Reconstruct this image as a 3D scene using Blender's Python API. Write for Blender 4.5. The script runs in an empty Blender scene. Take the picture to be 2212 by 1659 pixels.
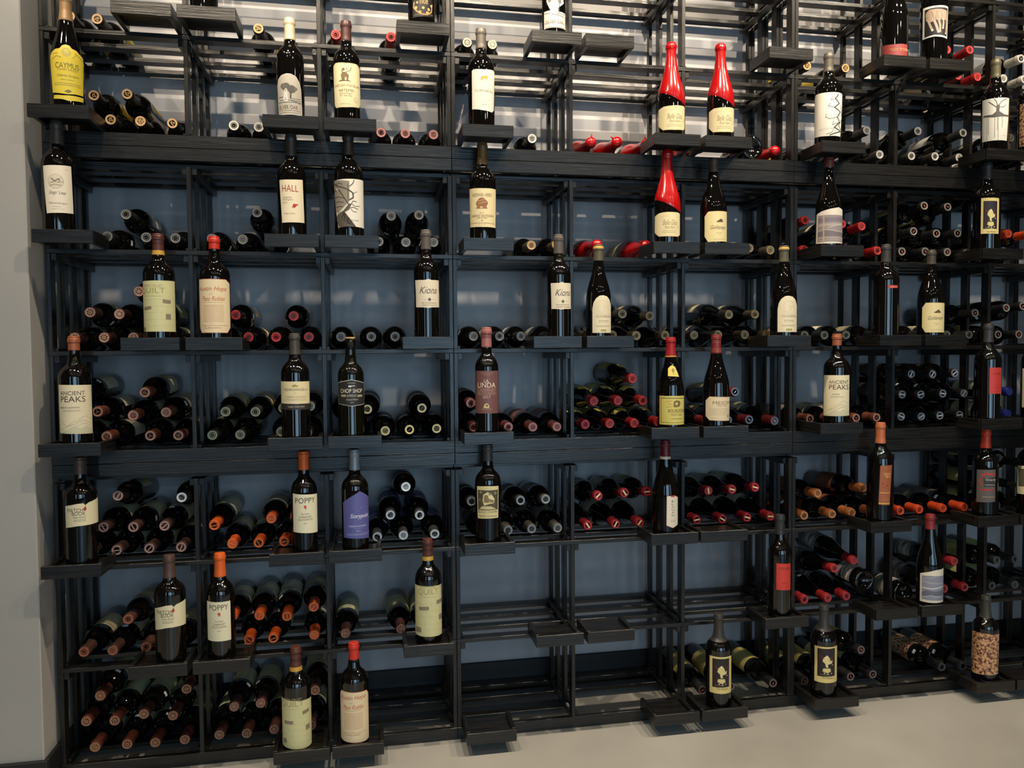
import bpy, bmesh, math, random
from mathutils import Vector, Matrix
random.seed(7)
PI = math.pi
CAMP = (1662.0,0.183722,0.039359,-0.007692,-0.256833,-2.355902,1.20531)
# ------------------------------------------------------------------ camera
scene = bpy.context.scene
COL = scene.collection
f, yaw, pit, roll, cx, cy, cz = CAMP
cam_d = bpy.data.cameras.new('camera'); cam = bpy.data.objects.new('camera', cam_d); COL.objects.link(cam)
cam_d.sensor_fit = 'HORIZONTAL'; cam_d.sensor_width = 36.0; cam_d.lens = f / 2212 * 36.0
cam_d.clip_start = 0.02
F = Vector((math.sin(yaw)*math.cos(pit), math.cos(yaw)*math.cos(pit), -math.sin(pit)))
Rt = Vector((math.cos(yaw), -math.sin(yaw), 0)); Up = Rt.cross(F)
R2 = Rt*math.cos(roll) + Up*math.sin(roll); U2 = -Rt*math.sin(roll) + Up*math.cos(roll)
M = Matrix((R2, U2, -F)).transposed().to_4x4(); M.translation = (cx, cy, cz)
cam.matrix_world = M
scene.camera = cam
# ------------------------------------------------------------------ view, world, lights
scene.view_settings.view_transform = 'Standard'; scene.view_settings.look = 'None'
scene.view_settings.exposure = 0.17; scene.view_settings.gamma = 1.0
scene.view_settings.use_curve_mapping = False
w = bpy.data.worlds.new('room_light'); scene.world = w; w.use_nodes = True
w.node_tree.nodes['Background'].inputs[0].default_value = (1.0, 0.86, 0.68, 1)
w.node_tree.nodes['Background'].inputs[1].default_value = 0.025
def aim(o, p, t):
    o.location = p; o.rotation_euler = (Vector(t)-Vector(p)).to_track_quat('-Z', 'Y').to_euler()
def spot(p, t, power, size=58, blend=.5, rad=.035, col=(1, .87, .68)):
    d = bpy.data.lights.new('ceiling_or_fill_spot', 'SPOT'); d.energy = power; d.spot_size = math.radians(size); d.spot_blend = blend
    d.shadow_soft_size = rad; d.color = col
    o = bpy.data.objects.new('ceiling_or_fill_spot', d); COL.objects.link(o); aim(o, p, t); return o
def area(p, t, sx, sy, power, col):
    d = bpy.data.lights.new('window_daylight', 'AREA'); d.shape = 'RECTANGLE'; d.size = sx; d.size_y = sy; d.energy = power; d.color = col
    o = bpy.data.objects.new('window_daylight', d); COL.objects.link(o); aim(o, p, t); return o
# track spots over the aisle, aimed at the rack
for (x, y, z, tx, tz, pw) in [(-1.75, -1.05, 3.4, -.85, 1.3, 52), (-.75, -1.05, 3.4, -.5, 1.1, 102), (.35, -1.05, 3.4, .3, 1.1, 112),
                              (1.25, -1.05, 3.4, 1.05, 1.1, 108), (2.15, -1.05, 3.4, 1.75, 1.3, 100)]:
    spot((x, y, z), (tx, 0, tz), pw, 85)
# a second track further out grazes the top of the rack
for (x, tx, pw) in [(-1.3, -.75, 85), (-.5, -.3, 125), (.35, .35, 155), (1.2, 1.1, 155), (2.2, 1.9, 115)]:
    spot((x, -1.9, 3.5), (tx, .1, 2.50), pw, 30, .25, .015, (1, .83, .61))
# further general spots of the room (seen as points in the glass)
for (x, y) in [(-1.4, -2.9), (-.2, -2.7), (1.0, -2.9), (2.2, -2.7), (-.8, -4.3), (.6, -4.3), (2.0, -4.3), (3.2, -3.4)]:
    spot((x, y, 3.3), (x*.8, -.9, 0), 6, 110, .6, .028)
# added fill spots, brightening the unseen rear wall that the glass reflects
for (x, tx) in [(-2.4, -2.6), (-.9, -.9), (2.2, 2.2), (3.9, 4.1)]:
    spot((x, -4.2, 3.45), (tx, -5.58, 1.9), 36, 80, .6, .03)
# daylight from the shop windows behind the camera
for (x, wd, p) in [(-2.1, .35, 9), (-.35, .22, 7), (.62, 1.15, 32), (1.75, .25, 7), (3.2, .6, 12)]:
    area((x, -4.9, 1.28), (x, 0, 1.28), wd, 2.1, p*.98, (.47, .745, 1.0))

# ------------------------------------------------------------------ materials
def lin(c):
    r = []
    for v in c[:3]:
        v /= 255.0
        r.append(v/12.92 if v <= .04045 else ((v+.055)/1.055)**2.4)
    return (*r, 1)
MATS = {}
def mat(name, rgb, rough=.5, metal=0., spec=.5, coat=0., alb=None):
    if name in MATS: return MATS[name]
    m = bpy.data.materials.new(name); m.use_nodes = True; b = m.node_tree.nodes['Principled BSDF']
    b.inputs['Base Color'].default_value = lin(rgb) if alb is None else (*alb, 1)
    b.inputs['Roughness'].default_value = rough; b.inputs['Metallic'].default_value = metal
    b.inputs['Specular IOR Level'].default_value = spec; b.inputs['Coat Weight'].default_value = coat
    b.inputs['Coat Roughness'].default_value = .03; b.inputs['Coat IOR'].default_value = 1.65
    MATS[name] = m; return m
def ink(c, rough=.55):
    return mat('print_%d_%d_%d' % tuple(c[:3]), c, rough)
def node_mat(name): 
    m = bpy.data.materials.new(name); m.use_nodes = True; MATS[name] = m
    nt = m.node_tree; return m, nt, nt.nodes['Principled BSDF']
def wood(name, scale):
    m, nt, b = node_mat(name)
    tc = nt.nodes.new('ShaderNodeTexCoord'); mp = nt.nodes.new('ShaderNodeMapping'); mp.inputs['Scale'].default_value = scale
    n = nt.nodes.new('ShaderNodeTexNoise'); n.inputs['Scale'].default_value = 1.0; n.inputs['Detail'].default_value = 5; n.inputs['Distortion'].default_value = .6
    geo = nt.nodes.new('ShaderNodeNewGeometry')
    nt.links.new(geo.outputs['Position'], mp.inputs[0]); nt.links.new(mp.outputs[0], n.inputs[0])
    r = nt.nodes.new('ShaderNodeValToRGB'); r.color_ramp.elements[0].position = .35; r.color_ramp.elements[1].position = .72
    r.color_ramp.elements[0].color = (.0035, .0035, .0035, 1); r.color_ramp.elements[1].color = (.019, .0155, .012, 1)
    nt.links.new(n.outputs[0], r.inputs[0]); nt.links.new(r.outputs[0], b.inputs['Base Color'])
    b.inputs['Roughness'].default_value = .30; b.inputs['Specular IOR Level'].default_value = .55
    bp = nt.nodes.new('ShaderNodeBump'); bp.inputs['Strength'].default_value = .38; bp.inputs['Distance'].default_value = .002
    nt.links.new(n.outputs[0], bp.inputs['Height']); nt.links.new(bp.outputs[0], b.inputs['Normal'])
    return m
WX = wood('black_stained_wood_lengthwise', (9, 90, 260)); WZ = wood('black_stained_wood_upright', (260, 90, 9)); WY = wood('black_stained_wood_deep', (200, 9, 200))
def noisy(name, c1, c2, scale, rough, det=4, bump=0., bs=200, spec=.5):
    m, nt, b = node_mat(name)
    geo = nt.nodes.new('ShaderNodeNewGeometry'); n = nt.nodes.new('ShaderNodeTexNoise'); n.inputs['Scale'].default_value = scale; n.inputs['Detail'].default_value = det
    nt.links.new(geo.outputs['Position'], n.inputs[0]); r = nt.nodes.new('ShaderNodeValToRGB')
    r.color_ramp.elements[0].position = .32; r.color_ramp.elements[1].position = .7
    r.color_ramp.elements[0].color = (*c1, 1); r.color_ramp.elements[1].color = (*c2, 1)
    nt.links.new(n.outputs[0], r.inputs[0]); nt.links.new(r.outputs[0], b.inputs['Base Color'])
    b.inputs['Roughness'].default_value = rough; b.inputs['Specular IOR Level'].default_value = spec
    if bump:
        n2 = nt.nodes.new('ShaderNodeTexNoise'); n2.inputs['Scale'].default_value = bs; nt.links.new(geo.outputs['Position'], n2.inputs[0])
        bp = nt.nodes.new('ShaderNodeBump'); bp.inputs['Strength'].default_value = bump; bp.inputs['Distance'].default_value = .001
        nt.links.new(n2.outputs[0], bp.inputs['Height']); nt.links.new(bp.outputs[0], b.inputs['Normal'])
    return m
M_WALL = noisy('slate_blue_paint', (.375, .36, .365), (.405, .39, .395), 3, .42, 2, .08, 160)
M_PILLAR = noisy('grey_paint', (.37, .34, .305), (.40, .37, .33), 3, .55, 2, .12, 160)
M_FLOOR = noisy('polished_concrete', (.34, .318, .28), (.45, .425, .38), 2.2, .38, 7, .05, 60)
M_SHOP = mat('taupe_shop_wall', (104, 98, 92), .6)
M_BASE = mat('black_rubber', (24, 24, 24), .45)
M_GLASS = mat('dark_wine_glass', (0, 0, 0), .03, 0, .78, .0, alb=(.003, .0025, .002))
M_GREEN = mat('olive_wine_glass', (0, 0, 0), .03, 0, .78, .0, alb=(.004, .004, .0012))
M_TAG = mat('white_price_sticker', (226, 226, 222), .5)
M_PLATE = mat('white_plastic', (214, 208, 196), .35)
def cork_mat():
    m, nt, b = node_mat('cork_pattern_print')
    tc = nt.nodes.new('ShaderNodeTexCoord'); v = nt.nodes.new('ShaderNodeTexVoronoi'); v.inputs['Scale'].default_value = 95
    n = nt.nodes.new('ShaderNodeTexNoise'); n.inputs['Scale'].default_value = 120; n.inputs['Detail'].default_value = 5
    nt.links.new(tc.outputs['Object'], v.inputs[0]); nt.links.new(tc.outputs['Object'], n.inputs[0])
    r = nt.nodes.new('ShaderNodeValToRGB'); e = r.color_ramp.elements
    e[0].position = .38; e[0].color = lin((74, 40, 40)); e[1].position = .54; e[1].color = lin((206, 160, 112))
    x = e.new(.46); x.color = lin((150, 96, 70)); nt.links.new(n.outputs[0], r.inputs[0]); nt.links.new(r.outputs[0], b.inputs['Base Color'])
    b.inputs['Roughness'].default_value = .55
    return m
M_CORK = cork_mat()
def coast_mat():
    m, nt, b = node_mat('hazy_landscape_print')
    tc = nt.nodes.new('ShaderNodeTexCoord'); mp = nt.nodes.new('ShaderNodeMapping'); mp.inputs['Scale'].default_value = (12, 12, 60)
    n = nt.nodes.new('ShaderNodeTexNoise'); n.inputs['Scale'].default_value = 1.6; n.inputs['Detail'].default_value = 6
    nt.links.new(tc.outputs['Object'], mp.inputs[0]); nt.links.new(mp.outputs[0], n.inputs[0])
    r = nt.nodes.new('ShaderNodeValToRGB'); e = r.color_ramp.elements
    e[0].position = .36; e[0].color = lin((70, 66, 74)); e[1].position = .62; e[1].color = lin((206, 196, 180))
    nt.links.new(n.outputs[0], r.inputs[0]); nt.links.new(r.outputs[0], b.inputs['Base Color']); b.inputs['Roughness'].default_value = .55
    return m
M_COAST = coast_mat()

# ------------------------------------------------------------------ helpers
def link(name, bm, mats, parent=None, smooth=False, loc=None):
    me = bpy.data.meshes.new(name); bm.normal_update(); bm.to_mesh(me); bm.free()
    for m in (mats if isinstance(mats, (list, tuple)) else [mats]): me.materials.append(m)
    if smooth:
        for p in me.polygons: p.use_smooth = True
    o = bpy.data.objects.new(name, me); COL.objects.link(o)
    if parent is not None: o.parent = parent
    if loc is not None: o.location = loc
    return o
def empty(name, loc, label=None, cat=None, group=None):
    o = bpy.data.objects.new(name, None); COL.objects.link(o); o.location = loc; o.empty_display_size = .05
    tag(o, label, cat, group); return o
def tag(o, label=None, cat=None, group=None, kind=None):
    if label: o['label'] = label
    if cat: o['category'] = cat
    if group: o['group'] = group
    if kind: o['kind'] = kind
def box(bm, x0, x1, y0, y1, z0, z1, bev=0.0, mi=0):
    vs = [bm.verts.new(p) for p in [(x0,y0,z0),(x1,y0,z0),(x1,y1,z0),(x0,y1,z0),(x0,y0,z1),(x1,y0,z1),(x1,y1,z1),(x0,y1,z1)]]
    fs = [bm.faces.new([vs[i] for i in q]) for q in [(0,3,2,1),(4,5,6,7),(0,1,5,4),(1,2,6,5),(2,3,7,6),(3,0,4,7)]]
    for q in fs: q.material_index = mi
    if bev:
        es = list({e for q in fs for e in q.edges})
        bmesh.ops.bevel(bm, geom=es, offset=bev, segments=1, affect='EDGES')

# ------------------------------------------------------------------ the room
SH = [.0372, .3169, .6084, .938, 1.2212, 1.5085, 1.836, 2.1179, 2.411]
WALL_Y = .345
bm = bmesh.new(); box(bm, -4.2, 5.2, -5.6, WALL_Y, -.05, 0); tag(link('floor', bm, M_FLOOR), kind='structure')
bm = bmesh.new(); box(bm, -1.35, 5.2, WALL_Y, WALL_Y+.1, 0, 3.6); tag(link('wall_back', bm, M_WALL), kind='structure')
bm = bmesh.new(); box(bm, -4.2, -1.151, -.08, WALL_Y+.1, 0, 3.6, .003); tag(link('wall_left', bm, M_PILLAR), kind='structure')
bm = bmesh.new(); box(bm, -4.2, 5.2, -5.6, WALL_Y+.1, 3.6, 3.65); tag(link('ceiling', bm, mat('dark_ceiling_paint', (70, 66, 62), .8)), kind='structure')
bm = bmesh.new(); box(bm, -4.2, 5.2, -5.7, -5.6, 0, 3.6); tag(link('wall_front', bm, M_SHOP), kind='structure')
bm = bmesh.new(); box(bm, -1.139, 5.2, WALL_Y-.010, WALL_Y, 0, .10, .002); tag(link('baseboard_back', bm, M_BASE), kind='structure')
bm = bmesh.new(); box(bm, -4.2, -1.139, -.092, -.08, 0, .10, .002); box(bm, -1.151, -1.139, -.0799, WALL_Y-.0101, 0, .10, .0015)
tag(link('baseboard_left', bm, M_BASE), kind='structure')

# ------------------------------------------------------------------ wall plates at the left edge
t = empty('light_switch', (-1.318, -.08, 1.27), 'white wall switch plate at the left edge, above the ribbed one', 'switch')
bm = bmesh.new(); box(bm, -.04, .04, -.008, 0, -.066, .066, .002); link('cover_plate', bm, M_PLATE, t)
bm = bmesh.new(); box(bm, -.017, .017, -.013, -.008, -.033, .033, .001); link('rocker', bm, M_PLATE, t)
t = empty('wall_thermostat', (-1.318, -.08, 1.105), 'white ribbed wall control at the left edge, below the switch plate', 'thermostat')
bm = bmesh.new(); box(bm, -.04, .04, -.02, 0, -.055, .055, .004); link('case', bm, M_PLATE, t)
bm = bmesh.new()
for i in range(14): box(bm, .0401, .0425, -.017, -.003, -.045+i*.0065, -.0418+i*.0065)
link('vent_ribs', bm, M_PLATE, t)

# ------------------------------------------------------------------ rack units
MODX = [(-1.1386, 0, (.3818, .7517)), (0, 1.1366, (.3746, .7476)), (1.1366, 2.274, (.3763, .752)), (2.274, 3.411, (.3763, .752))]
MODZ = [0, .9, 1.8]
SLY = [(0, .036), (.098, .134), (.196, .232), (.294, .330)]
NAMEZ = ['bottom', 'middle', 'top']; NAMEX = ['left', 'centre', 'right', 'far right edge']
def make_rack(i, k):
    x0, x1, inner = MODX[i]; z0 = MODZ[k]; X = x1-x0
    place = '%s %s' % (NAMEZ[k], NAMEX[i]) if (k, i) != (1, 1) else 'at the very centre'
    t = empty('wine_rack', (x0, 0, z0), 'black slatted wooden wine rack unit, %s of the wall' % place, 'wine rack', 'stacked wine rack units')
    g = .0006; H = .9; s = [SH[3*k]-z0, SH[3*k+1]-z0, SH[3*k+2]-z0]
    # thick front boards
    for (a, b) in ((g, s[0]), (H-.036, H-g)):
        bm = bmesh.new(); box(bm, g, X-g, 0, .014, a, b, .0008); link('front_board', bm, WX, t)
    for (a, b) in ((g, s[0]), (H-.052, H-g)):
        bm = bmesh.new(); box(bm, g, X-g, .316, .330, a, b, .0008); link('back_board', bm, WX, t)
    # shelves of four slats
    for n in range(4):
        bm = bmesh.new()
        zt = s[n] if n < 3 else H-.0375
        if n == 0: sl = SLY[1:3]+[(.284, .3155)]
        elif n == 3: sl = [(.040, .085), (.112, .165), (.205, .262)]  # top deck: boards widened to stop spot light leaking into the row below
        else: sl = SLY
        for (a, b) in sl:
            xa, xb = g, X-g
            if n == 0 and k == 0 and i == 1 and a == .098: xb = inner[0]     # this slat is missing under the second compartment
            box(bm, xa, xb, a, b, zt-.0125, zt, .0008)
        link('slatted_shelf', bm, WX, t)
    # uprights and side ladders
    xs = [.006+g, inner[0], inner[1], X-.006-g]
    zz = [(s[0]+.0004, s[1]-.0129), (s[1]+.0004, s[2]-.0129), (s[2]+.0004, H-.0525)]
    for j, x in enumerate(xs):
        bm = bmesh.new()
        for (a, b) in zz: box(bm, x-.006, x+.006, 0.0005, .034, a, b, .0008)
        if j == 0 or j == 3: pass
        link('front_post', bm, WZ, t)
        bm = bmesh.new()
        for (ya, yb) in SLY[1:]:
            for (a, b) in zz: box(bm, x-.006, x+.006, ya, yb-.003 if ya < .29 else .3155, a, b, .0008)
        link('side_slats', bm, WZ, t)
        def ledger(xa, xb, y1, z1, z2):
            bm = bmesh.new(); box(bm, xa, xb, y1, .3155, z1, z2, .0008); link('shelf_ledger', bm, WY, t)
        for sgn in (-1, 1):
            if (j == 0 and sgn < 0) or (j == 3 and sgn > 0): continue
            xa, xb = sorted((x+sgn*.0062, x+sgn*.0202))
            for q, zt in enumerate([s[1]-.0127, s[2]-.0127, H-.0528]): ledger(xa, xb, .0145 if q == 2 else .004, zt-.020, zt)
            xa, xb = sorted((x+sgn*.0062, x+sgn*.0152))
            for zt in s: ledger(xa, xb, .0145, zt+.0002, zt+.009)
    return t
for k in range(3):
    for i in range(4): make_rack(i, k)
POSTS = [-1.1386+.0066]
for x0, x1, inner in MODX: POSTS += [x0+inner[0], x0+inner[1], x1]

LYING = [  # row, column, kind, x, z, neck dx, neck dz, layer, place in layer, layer count
(7, 8, 'wh', 1.9478, 2.1558, 0.0, 0.001, 0, 0, 2),
(7, 8, 'wh', 2.0128, 2.2313, 0.0, -0.0054, 1, 0, 1),
(7, 8, 'wh', 2.0286, 2.1558, 0.0, 0.001, 0, 1, 2),
(7, 7, 'rd', 1.7202, 2.2212, 0.0, 0.0204, 1, 0, 2),
(7, 7, 'rd', 1.8073, 2.2259, 0.0, 0.0197, 1, 1, 2),
(7, 7, 'rd', 1.7606, 2.1558, 0.0045, 0.001, 0, 0, 2),
(7, 7, 'rd', 1.8391, 2.1558, 0.0045, 0.001, 0, 1, 2),
(7, 6, 'gd', 1.1941, 2.1558, -0.0045, -0.0028, 0, 0, 2),
(7, 6, 'gd', 1.3342, 2.1558, 0.0, 0.001, 0, 1, 2),
(7, 3, 'gy', 0.0575, 2.1558, -0.0045, 0.001, 0, 0, 2),
(7, 3, 'gy', 0.136, 2.1558, -0.0044, 0.001, 0, 1, 2),
(7, 2, 'rd', -0.3374, 2.1558, -0.0014, 0.001, 0, 0, 2),
(7, 2, 'rd', -0.1771, 2.1558, 0.0, 0.001, 0, 1, 2),
(7, 1, 'gd', -0.5586, 2.1558, 0.0, 0.001, 0, 0, 1),
(7, 0, 'gd', -0.9905, 2.1558, -0.0045, 0.001, 0, 1, 2),
(7, 0, 'gd', -1.069, 2.1558, 0.0045, 0.001, 0, 0, 2),
(6, 8, 'gy', 1.9776, 1.9454, 0.0, 0.0059, 1, 0, 1),
(6, 8, 'gy', 1.9489, 1.8739, 0.0, 0.001, 0, 0, 2),
(6, 8, 'gy', 2.0281, 1.8739, 0.0, 0.001, 0, 1, 2),
(6, 7, 'sv', 1.6098, 1.9484, 0.0, 0.0105, 1, 0, 2),
(6, 7, 'sv', 1.791, 1.9488, 0.0, 0.0135, 1, 1, 2),
(6, 7, 'sv', 1.5899, 1.8739, 0.0, 0.001, 0, 0, 3),
(6, 7, 'sv', 1.6758, 1.8739, 0.0, 0.001, 0, 1, 3),
(6, 7, 'sv', 1.7724, 1.8739, 0.0, 0.001, 0, 2, 3),
(6, 6, 'sv', 1.4161, 1.9343, 0.0, 0.019, 1, 0, 1),
(6, 6, 'sv', 1.4634, 1.8739, 0.0045, 0.001, 0, 1, 2),
(6, 6, 'gd', 1.204, 1.8739, 0.0, -0.0064, 0, 0, 2),
(6, 5, 'wx', 0.8154, 1.8773, 0.0, -0.008, 0, 0, 3),
(6, 5, 'wx', 1.0771, 1.8773, 0.0045, -0.008, 0, 2, 3),
(6, 5, 'rev', 0.9946, 1.8773, 0.0045, 0.001, 0, 1, 3),
(6, 4, 'wx', 0.4462, 1.8773, 0.0, -0.008, 0, 0, 3),
(6, 4, 'wx', 0.5326, 1.8773, 0.0, 0.001, 0, 1, 3),
(6, 4, 'wx', 0.6322, 1.8773, 0.0, -0.0003, 0, 2, 3),
(6, 3, 'sv', 0.2537, 1.8739, 0.0, 0.001, 0, 0, 1),
(6, 2, 'mv', -0.2145, 1.8739, 0.0041, -0.0011, 0, 0, 3),
(6, 2, 'mv', -0.136, 1.8739, -0.0023, -0.0016, 0, 1, 3),
(6, 2, 'mv', -0.0575, 1.8739, 0.0045, -0.0002, 0, 2, 3),
(6, 1, 'sv', -0.6372, 1.8739, 0.0045, 0.001, 0, 0, 2),
(6, 1, 'sv', -0.5587, 1.8739, -0.0045, -0.0002, 0, 1, 2),
(6, 0, 'gd', -1.0063, 1.9422, 0.0, -0.0029, 1, 0, 2),
(6, 0, 'gd', -0.9191, 1.9428, 0.0, 0.0063, 1, 1, 2),
(6, 0, 'gd', -0.9633, 1.8739, -0.0006, 0.001, 0, 1, 4),
(6, 0, 'gd', -0.8848, 1.8739, -0.001, 0.001, 0, 2, 4),
(6, 0, 'gd', -0.8063, 1.8739, 0.0039, 0.001, 0, 3, 4),
(6, 0, 'gd', -1.0418, 1.8739, 0.0045, 0.001, 0, 0, 4),
(5, 8, 'oc', 1.9496, 1.5464, 0.0045, 0.001, 0, 0, 2),
(5, 8, 'oc', 2.0281, 1.5464, -0.0045, 0.001, 0, 1, 2),
(5, 8, 'oc', 1.9807, 1.6168, 0.0, 0.0004, 1, 0, 2),
(5, 8, 'oc', 2.0644, 1.6142, 0.0, 0.0027, 1, 1, 2),
(5, 7, 'cd', 1.6387, 1.6796, 0.0, 0.026, 2, 0, 2),
(5, 7, 'cd', 1.7281, 1.6772, 0.0, 0.026, 2, 1, 2),
(5, 7, 'cd', 1.5967, 1.6153, 0.0, 0.001, 1, 0, 3),
(5, 7, 'cd', 1.6851, 1.6096, 0.0, 0.001, 1, 1, 3),
(5, 7, 'cd', 1.7697, 1.6126, 0.0, 0.001, 1, 2, 3),
(5, 7, 'cd', 1.5624, 1.5464, -0.0045, 0.001, 0, 0, 4),
(5, 7, 'cd', 1.6415, 1.5464, 0.0, 0.001, 0, 1, 4),
(5, 7, 'cd', 1.7307, 1.5464, 0.0, 0.001, 0, 2, 4),
(5, 7, 'cd', 1.8153, 1.5464, 0.0, 0.001, 0, 3, 4),
(5, 6, 'rd', 1.1941, 1.6236, -0.0045, 0.0215, 2, 0, 1),
(5, 6, 'rd', 1.1941, 1.5464, -0.0045, 0.001, 0, 0, 3),
(5, 6, 'rd', 1.3257, 1.6104, 0.0018, 0.026, 1, 0, 2),
(5, 6, 'rd', 1.4042, 1.6144, -0.0018, 0.0161, 1, 1, 2),
(5, 6, 'rd', 1.4577, 1.5464, 0.0, 0.001, 0, 2, 3),
(5, 6, 'rd', 1.3683, 1.5464, 0.0, 0.001, 0, 1, 3),
(5, 5, 'tn', 0.9865, 1.5484, 0.0045, 0.001, 0, 0, 2),
(5, 5, 'tn', 1.069, 1.5484, -0.0045, -0.008, 0, 1, 2),
(5, 4, 'wx', 0.4657, 1.5498, 0.0, 0.001, 0, 0, 2),
(5, 4, 'wx', 0.6288, 1.5498, 0.0, 0.001, 0, 1, 2),
(5, 3, 'cp', 0.2466, 1.5464, 0.0045, -0.0015, 0, 0, 2),
(5, 3, 'cp', 0.3251, 1.5464, 0.0045, 0.001, 0, 1, 2),
(5, 2, 'gs', -0.1837, 1.6131, 0.0, 0.0124, 1, 0, 2),
(5, 2, 'gs', -0.1, 1.612, 0.0, 0.017, 1, 1, 2),
(5, 2, 'gs', -0.1402, 1.5464, 0.0, 0.001, 0, 1, 3),
(5, 2, 'gs', -0.0575, 1.5464, 0.0011, 0.001, 0, 2, 3),
(5, 2, 'gs', -0.222, 1.5464, 0.0, 0.001, 0, 0, 3),
(5, 1, 'gs', -0.5727, 1.61, 0.0, 0.0153, 1, 0, 1),
(5, 1, 'gs', -0.6158, 1.5464, 0.0, 0.0003, 0, 1, 3),
(5, 1, 'gs', -0.7014, 1.5464, 0.0, 0.001, 0, 0, 3),
(5, 1, 'gs', -0.5293, 1.5464, 0.0, 0.001, 0, 2, 3),
(5, 0, 'gs', -0.9306, 1.608, 0.0, 0.0023, 1, 0, 1),
(5, 0, 'gs', -0.8848, 1.5464, 0.0045, 0.0009, 0, 1, 3),
(5, 0, 'gs', -0.8063, 1.5464, 0.0045, 0.0003, 0, 2, 3),
(5, 0, 'gs', -0.9828, 1.5464, 0.0, 0.001, 0, 0, 3),
(4, 8, 'cd', 1.9661, 1.3341, 0.0045, 0.0202, 1, 0, 2),
(4, 8, 'cd', 1.9479, 1.2591, 0.0, 0.001, 0, 0, 2),
(4, 8, 'cd', 2.0316, 1.2591, 0.0, 0.001, 0, 1, 2),
(4, 8, 'cd', 2.0446, 1.3352, -0.0045, 0.026, 1, 1, 2),
(4, 7, 'gl', 1.7408, 1.2591, 0.0, 0.001, 0, 1, 3),
(4, 7, 'gl', 1.8256, 1.2591, 0.0, 0.001, 0, 2, 3),
(4, 7, 'gl', 1.6387, 1.2591, 0.0, 0.001, 0, 0, 3),
(4, 7, 'cd', 1.8391, 1.3351, 0.0045, 0.0009, 1, 0, 1),
(4, 6, 'gl', 1.1941, 1.2591, -0.0045, 0.001, 0, 0, 4),
(4, 6, 'gl', 1.2726, 1.2591, -0.0045, 0.001, 0, 1, 4),
(4, 6, 'gl', 1.3511, 1.2591, -0.0045, 0.001, 0, 2, 4),
(4, 6, 'gl', 1.4634, 1.2591, 0.0032, 0.001, 0, 3, 4),
(4, 5, 'tn', 0.917, 1.3339, 0.0, -0.008, 1, 0, 2),
(4, 5, 'tn', 1.0119, 1.3318, 0.0, -0.0031, 1, 1, 2),
(4, 5, 'tn', 0.7991, 1.2611, -0.0045, 0.0006, 0, 0, 4),
(4, 5, 'tn', 0.8816, 1.2611, -0.0045, 0.001, 0, 1, 4),
(4, 5, 'tn', 0.9687, 1.2611, 0.0028, 0.001, 0, 2, 4),
(4, 5, 'tn', 1.0512, 1.2611, -0.0028, 0.001, 0, 3, 4),
(4, 4, 'tn', 0.5467, 1.3353, 0.0, -0.008, 1, 0, 2),
(4, 4, 'tn', 0.6406, 1.3292, 0.0, -0.008, 1, 1, 2),
(4, 4, 'tn', 0.5141, 1.2611, 0.0, 0.001, 0, 1, 4),
(4, 4, 'tn', 0.5971, 1.2611, 0.0, -0.0011, 0, 2, 4),
(4, 4, 'tn', 0.6913, 1.2611, 0.0, 0.0001, 0, 3, 4),
(4, 4, 'tn', 0.4311, 1.2611, 0.0, 0.001, 0, 0, 4),
(4, 3, 'gs', 0.0631, 1.2591, 0.0004, 0.001, 0, 0, 4),
(4, 3, 'gs', 0.1416, 1.2591, 0.0045, 0.001, 0, 1, 4),
(4, 3, 'gs', 0.2201, 1.2591, -0.0045, 0.001, 0, 2, 4),
(4, 3, 'gs', 0.3034, 1.2591, 0.0, 0.001, 0, 3, 4),
(4, 2, 'gs', -0.3374, 1.2591, -0.001, 0.001, 0, 0, 3),
(4, 2, 'gs', -0.2519, 1.2591, 0.0035, 0.001, 0, 1, 3),
(4, 2, 'gs', -0.1734, 1.2591, -0.0035, 0.001, 0, 2, 3),
(4, 1, 'ro', -0.64, 1.3272, 0.0, -0.0024, 1, 0, 2),
(4, 1, 'ro', -0.6043, 1.2591, 0.0001, 0.001, 0, 1, 4),
(4, 1, 'ro', -0.5258, 1.2591, -0.0001, 0.001, 0, 2, 4),
(4, 1, 'ro', -0.4744, 1.326, 0.0, -0.0055, 1, 1, 2),
(4, 1, 'ro', -0.4364, 1.2591, 0.0045, 0.001, 0, 3, 4),
(4, 1, 'ro', -0.6862, 1.2591, 0.0, 0.001, 0, 0, 4),
(4, 0, 'st', -1.0347, 1.3263, 0.001, 0.0058, 1, 0, 3),
(4, 0, 'st', -0.9562, 1.3263, -0.001, 0.001, 1, 1, 3),
(4, 0, 'st', -0.903, 1.3968, 0.0, -0.0073, 2, 0, 1),
(4, 0, 'st', -1.0721, 1.2591, -0.0045, 0.001, 0, 0, 4),
(4, 0, 'st', -0.9936, 1.2591, -0.0045, 0.001, 0, 1, 4),
(4, 0, 'st', -0.9151, 1.2591, -0.0045, 0.001, 0, 2, 4),
(4, 0, 'st', -0.8616, 1.332, 0.0, 0.001, 1, 2, 3),
(4, 0, 'st', -0.8366, 1.2591, -0.0045, 0.001, 0, 3, 4),
(3, 8, 'bl', 1.9891, 0.9759, 0.0, 0.001, 0, 0, 1),
(3, 8, 'bl', 1.9942, 1.0529, 0.0, 0.0036, 1, 0, 1),
(3, 7, 'gw', 1.6836, 1.1197, 0.0, 0.0026, 2, 1, 3),
(3, 7, 'gw', 1.7687, 1.1158, 0.0, 0.0094, 2, 2, 3),
(3, 7, 'gw', 1.5643, 1.0531, 0.0027, 0.0001, 1, 0, 4),
(3, 7, 'gw', 1.6428, 1.0531, -0.0027, -0.002, 1, 1, 4),
(3, 7, 'gw', 1.722, 1.0531, 0.0, 0.001, 1, 2, 4),
(3, 7, 'gw', 1.6409, 0.9759, -0.0045, -0.0005, 0, 1, 4),
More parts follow.
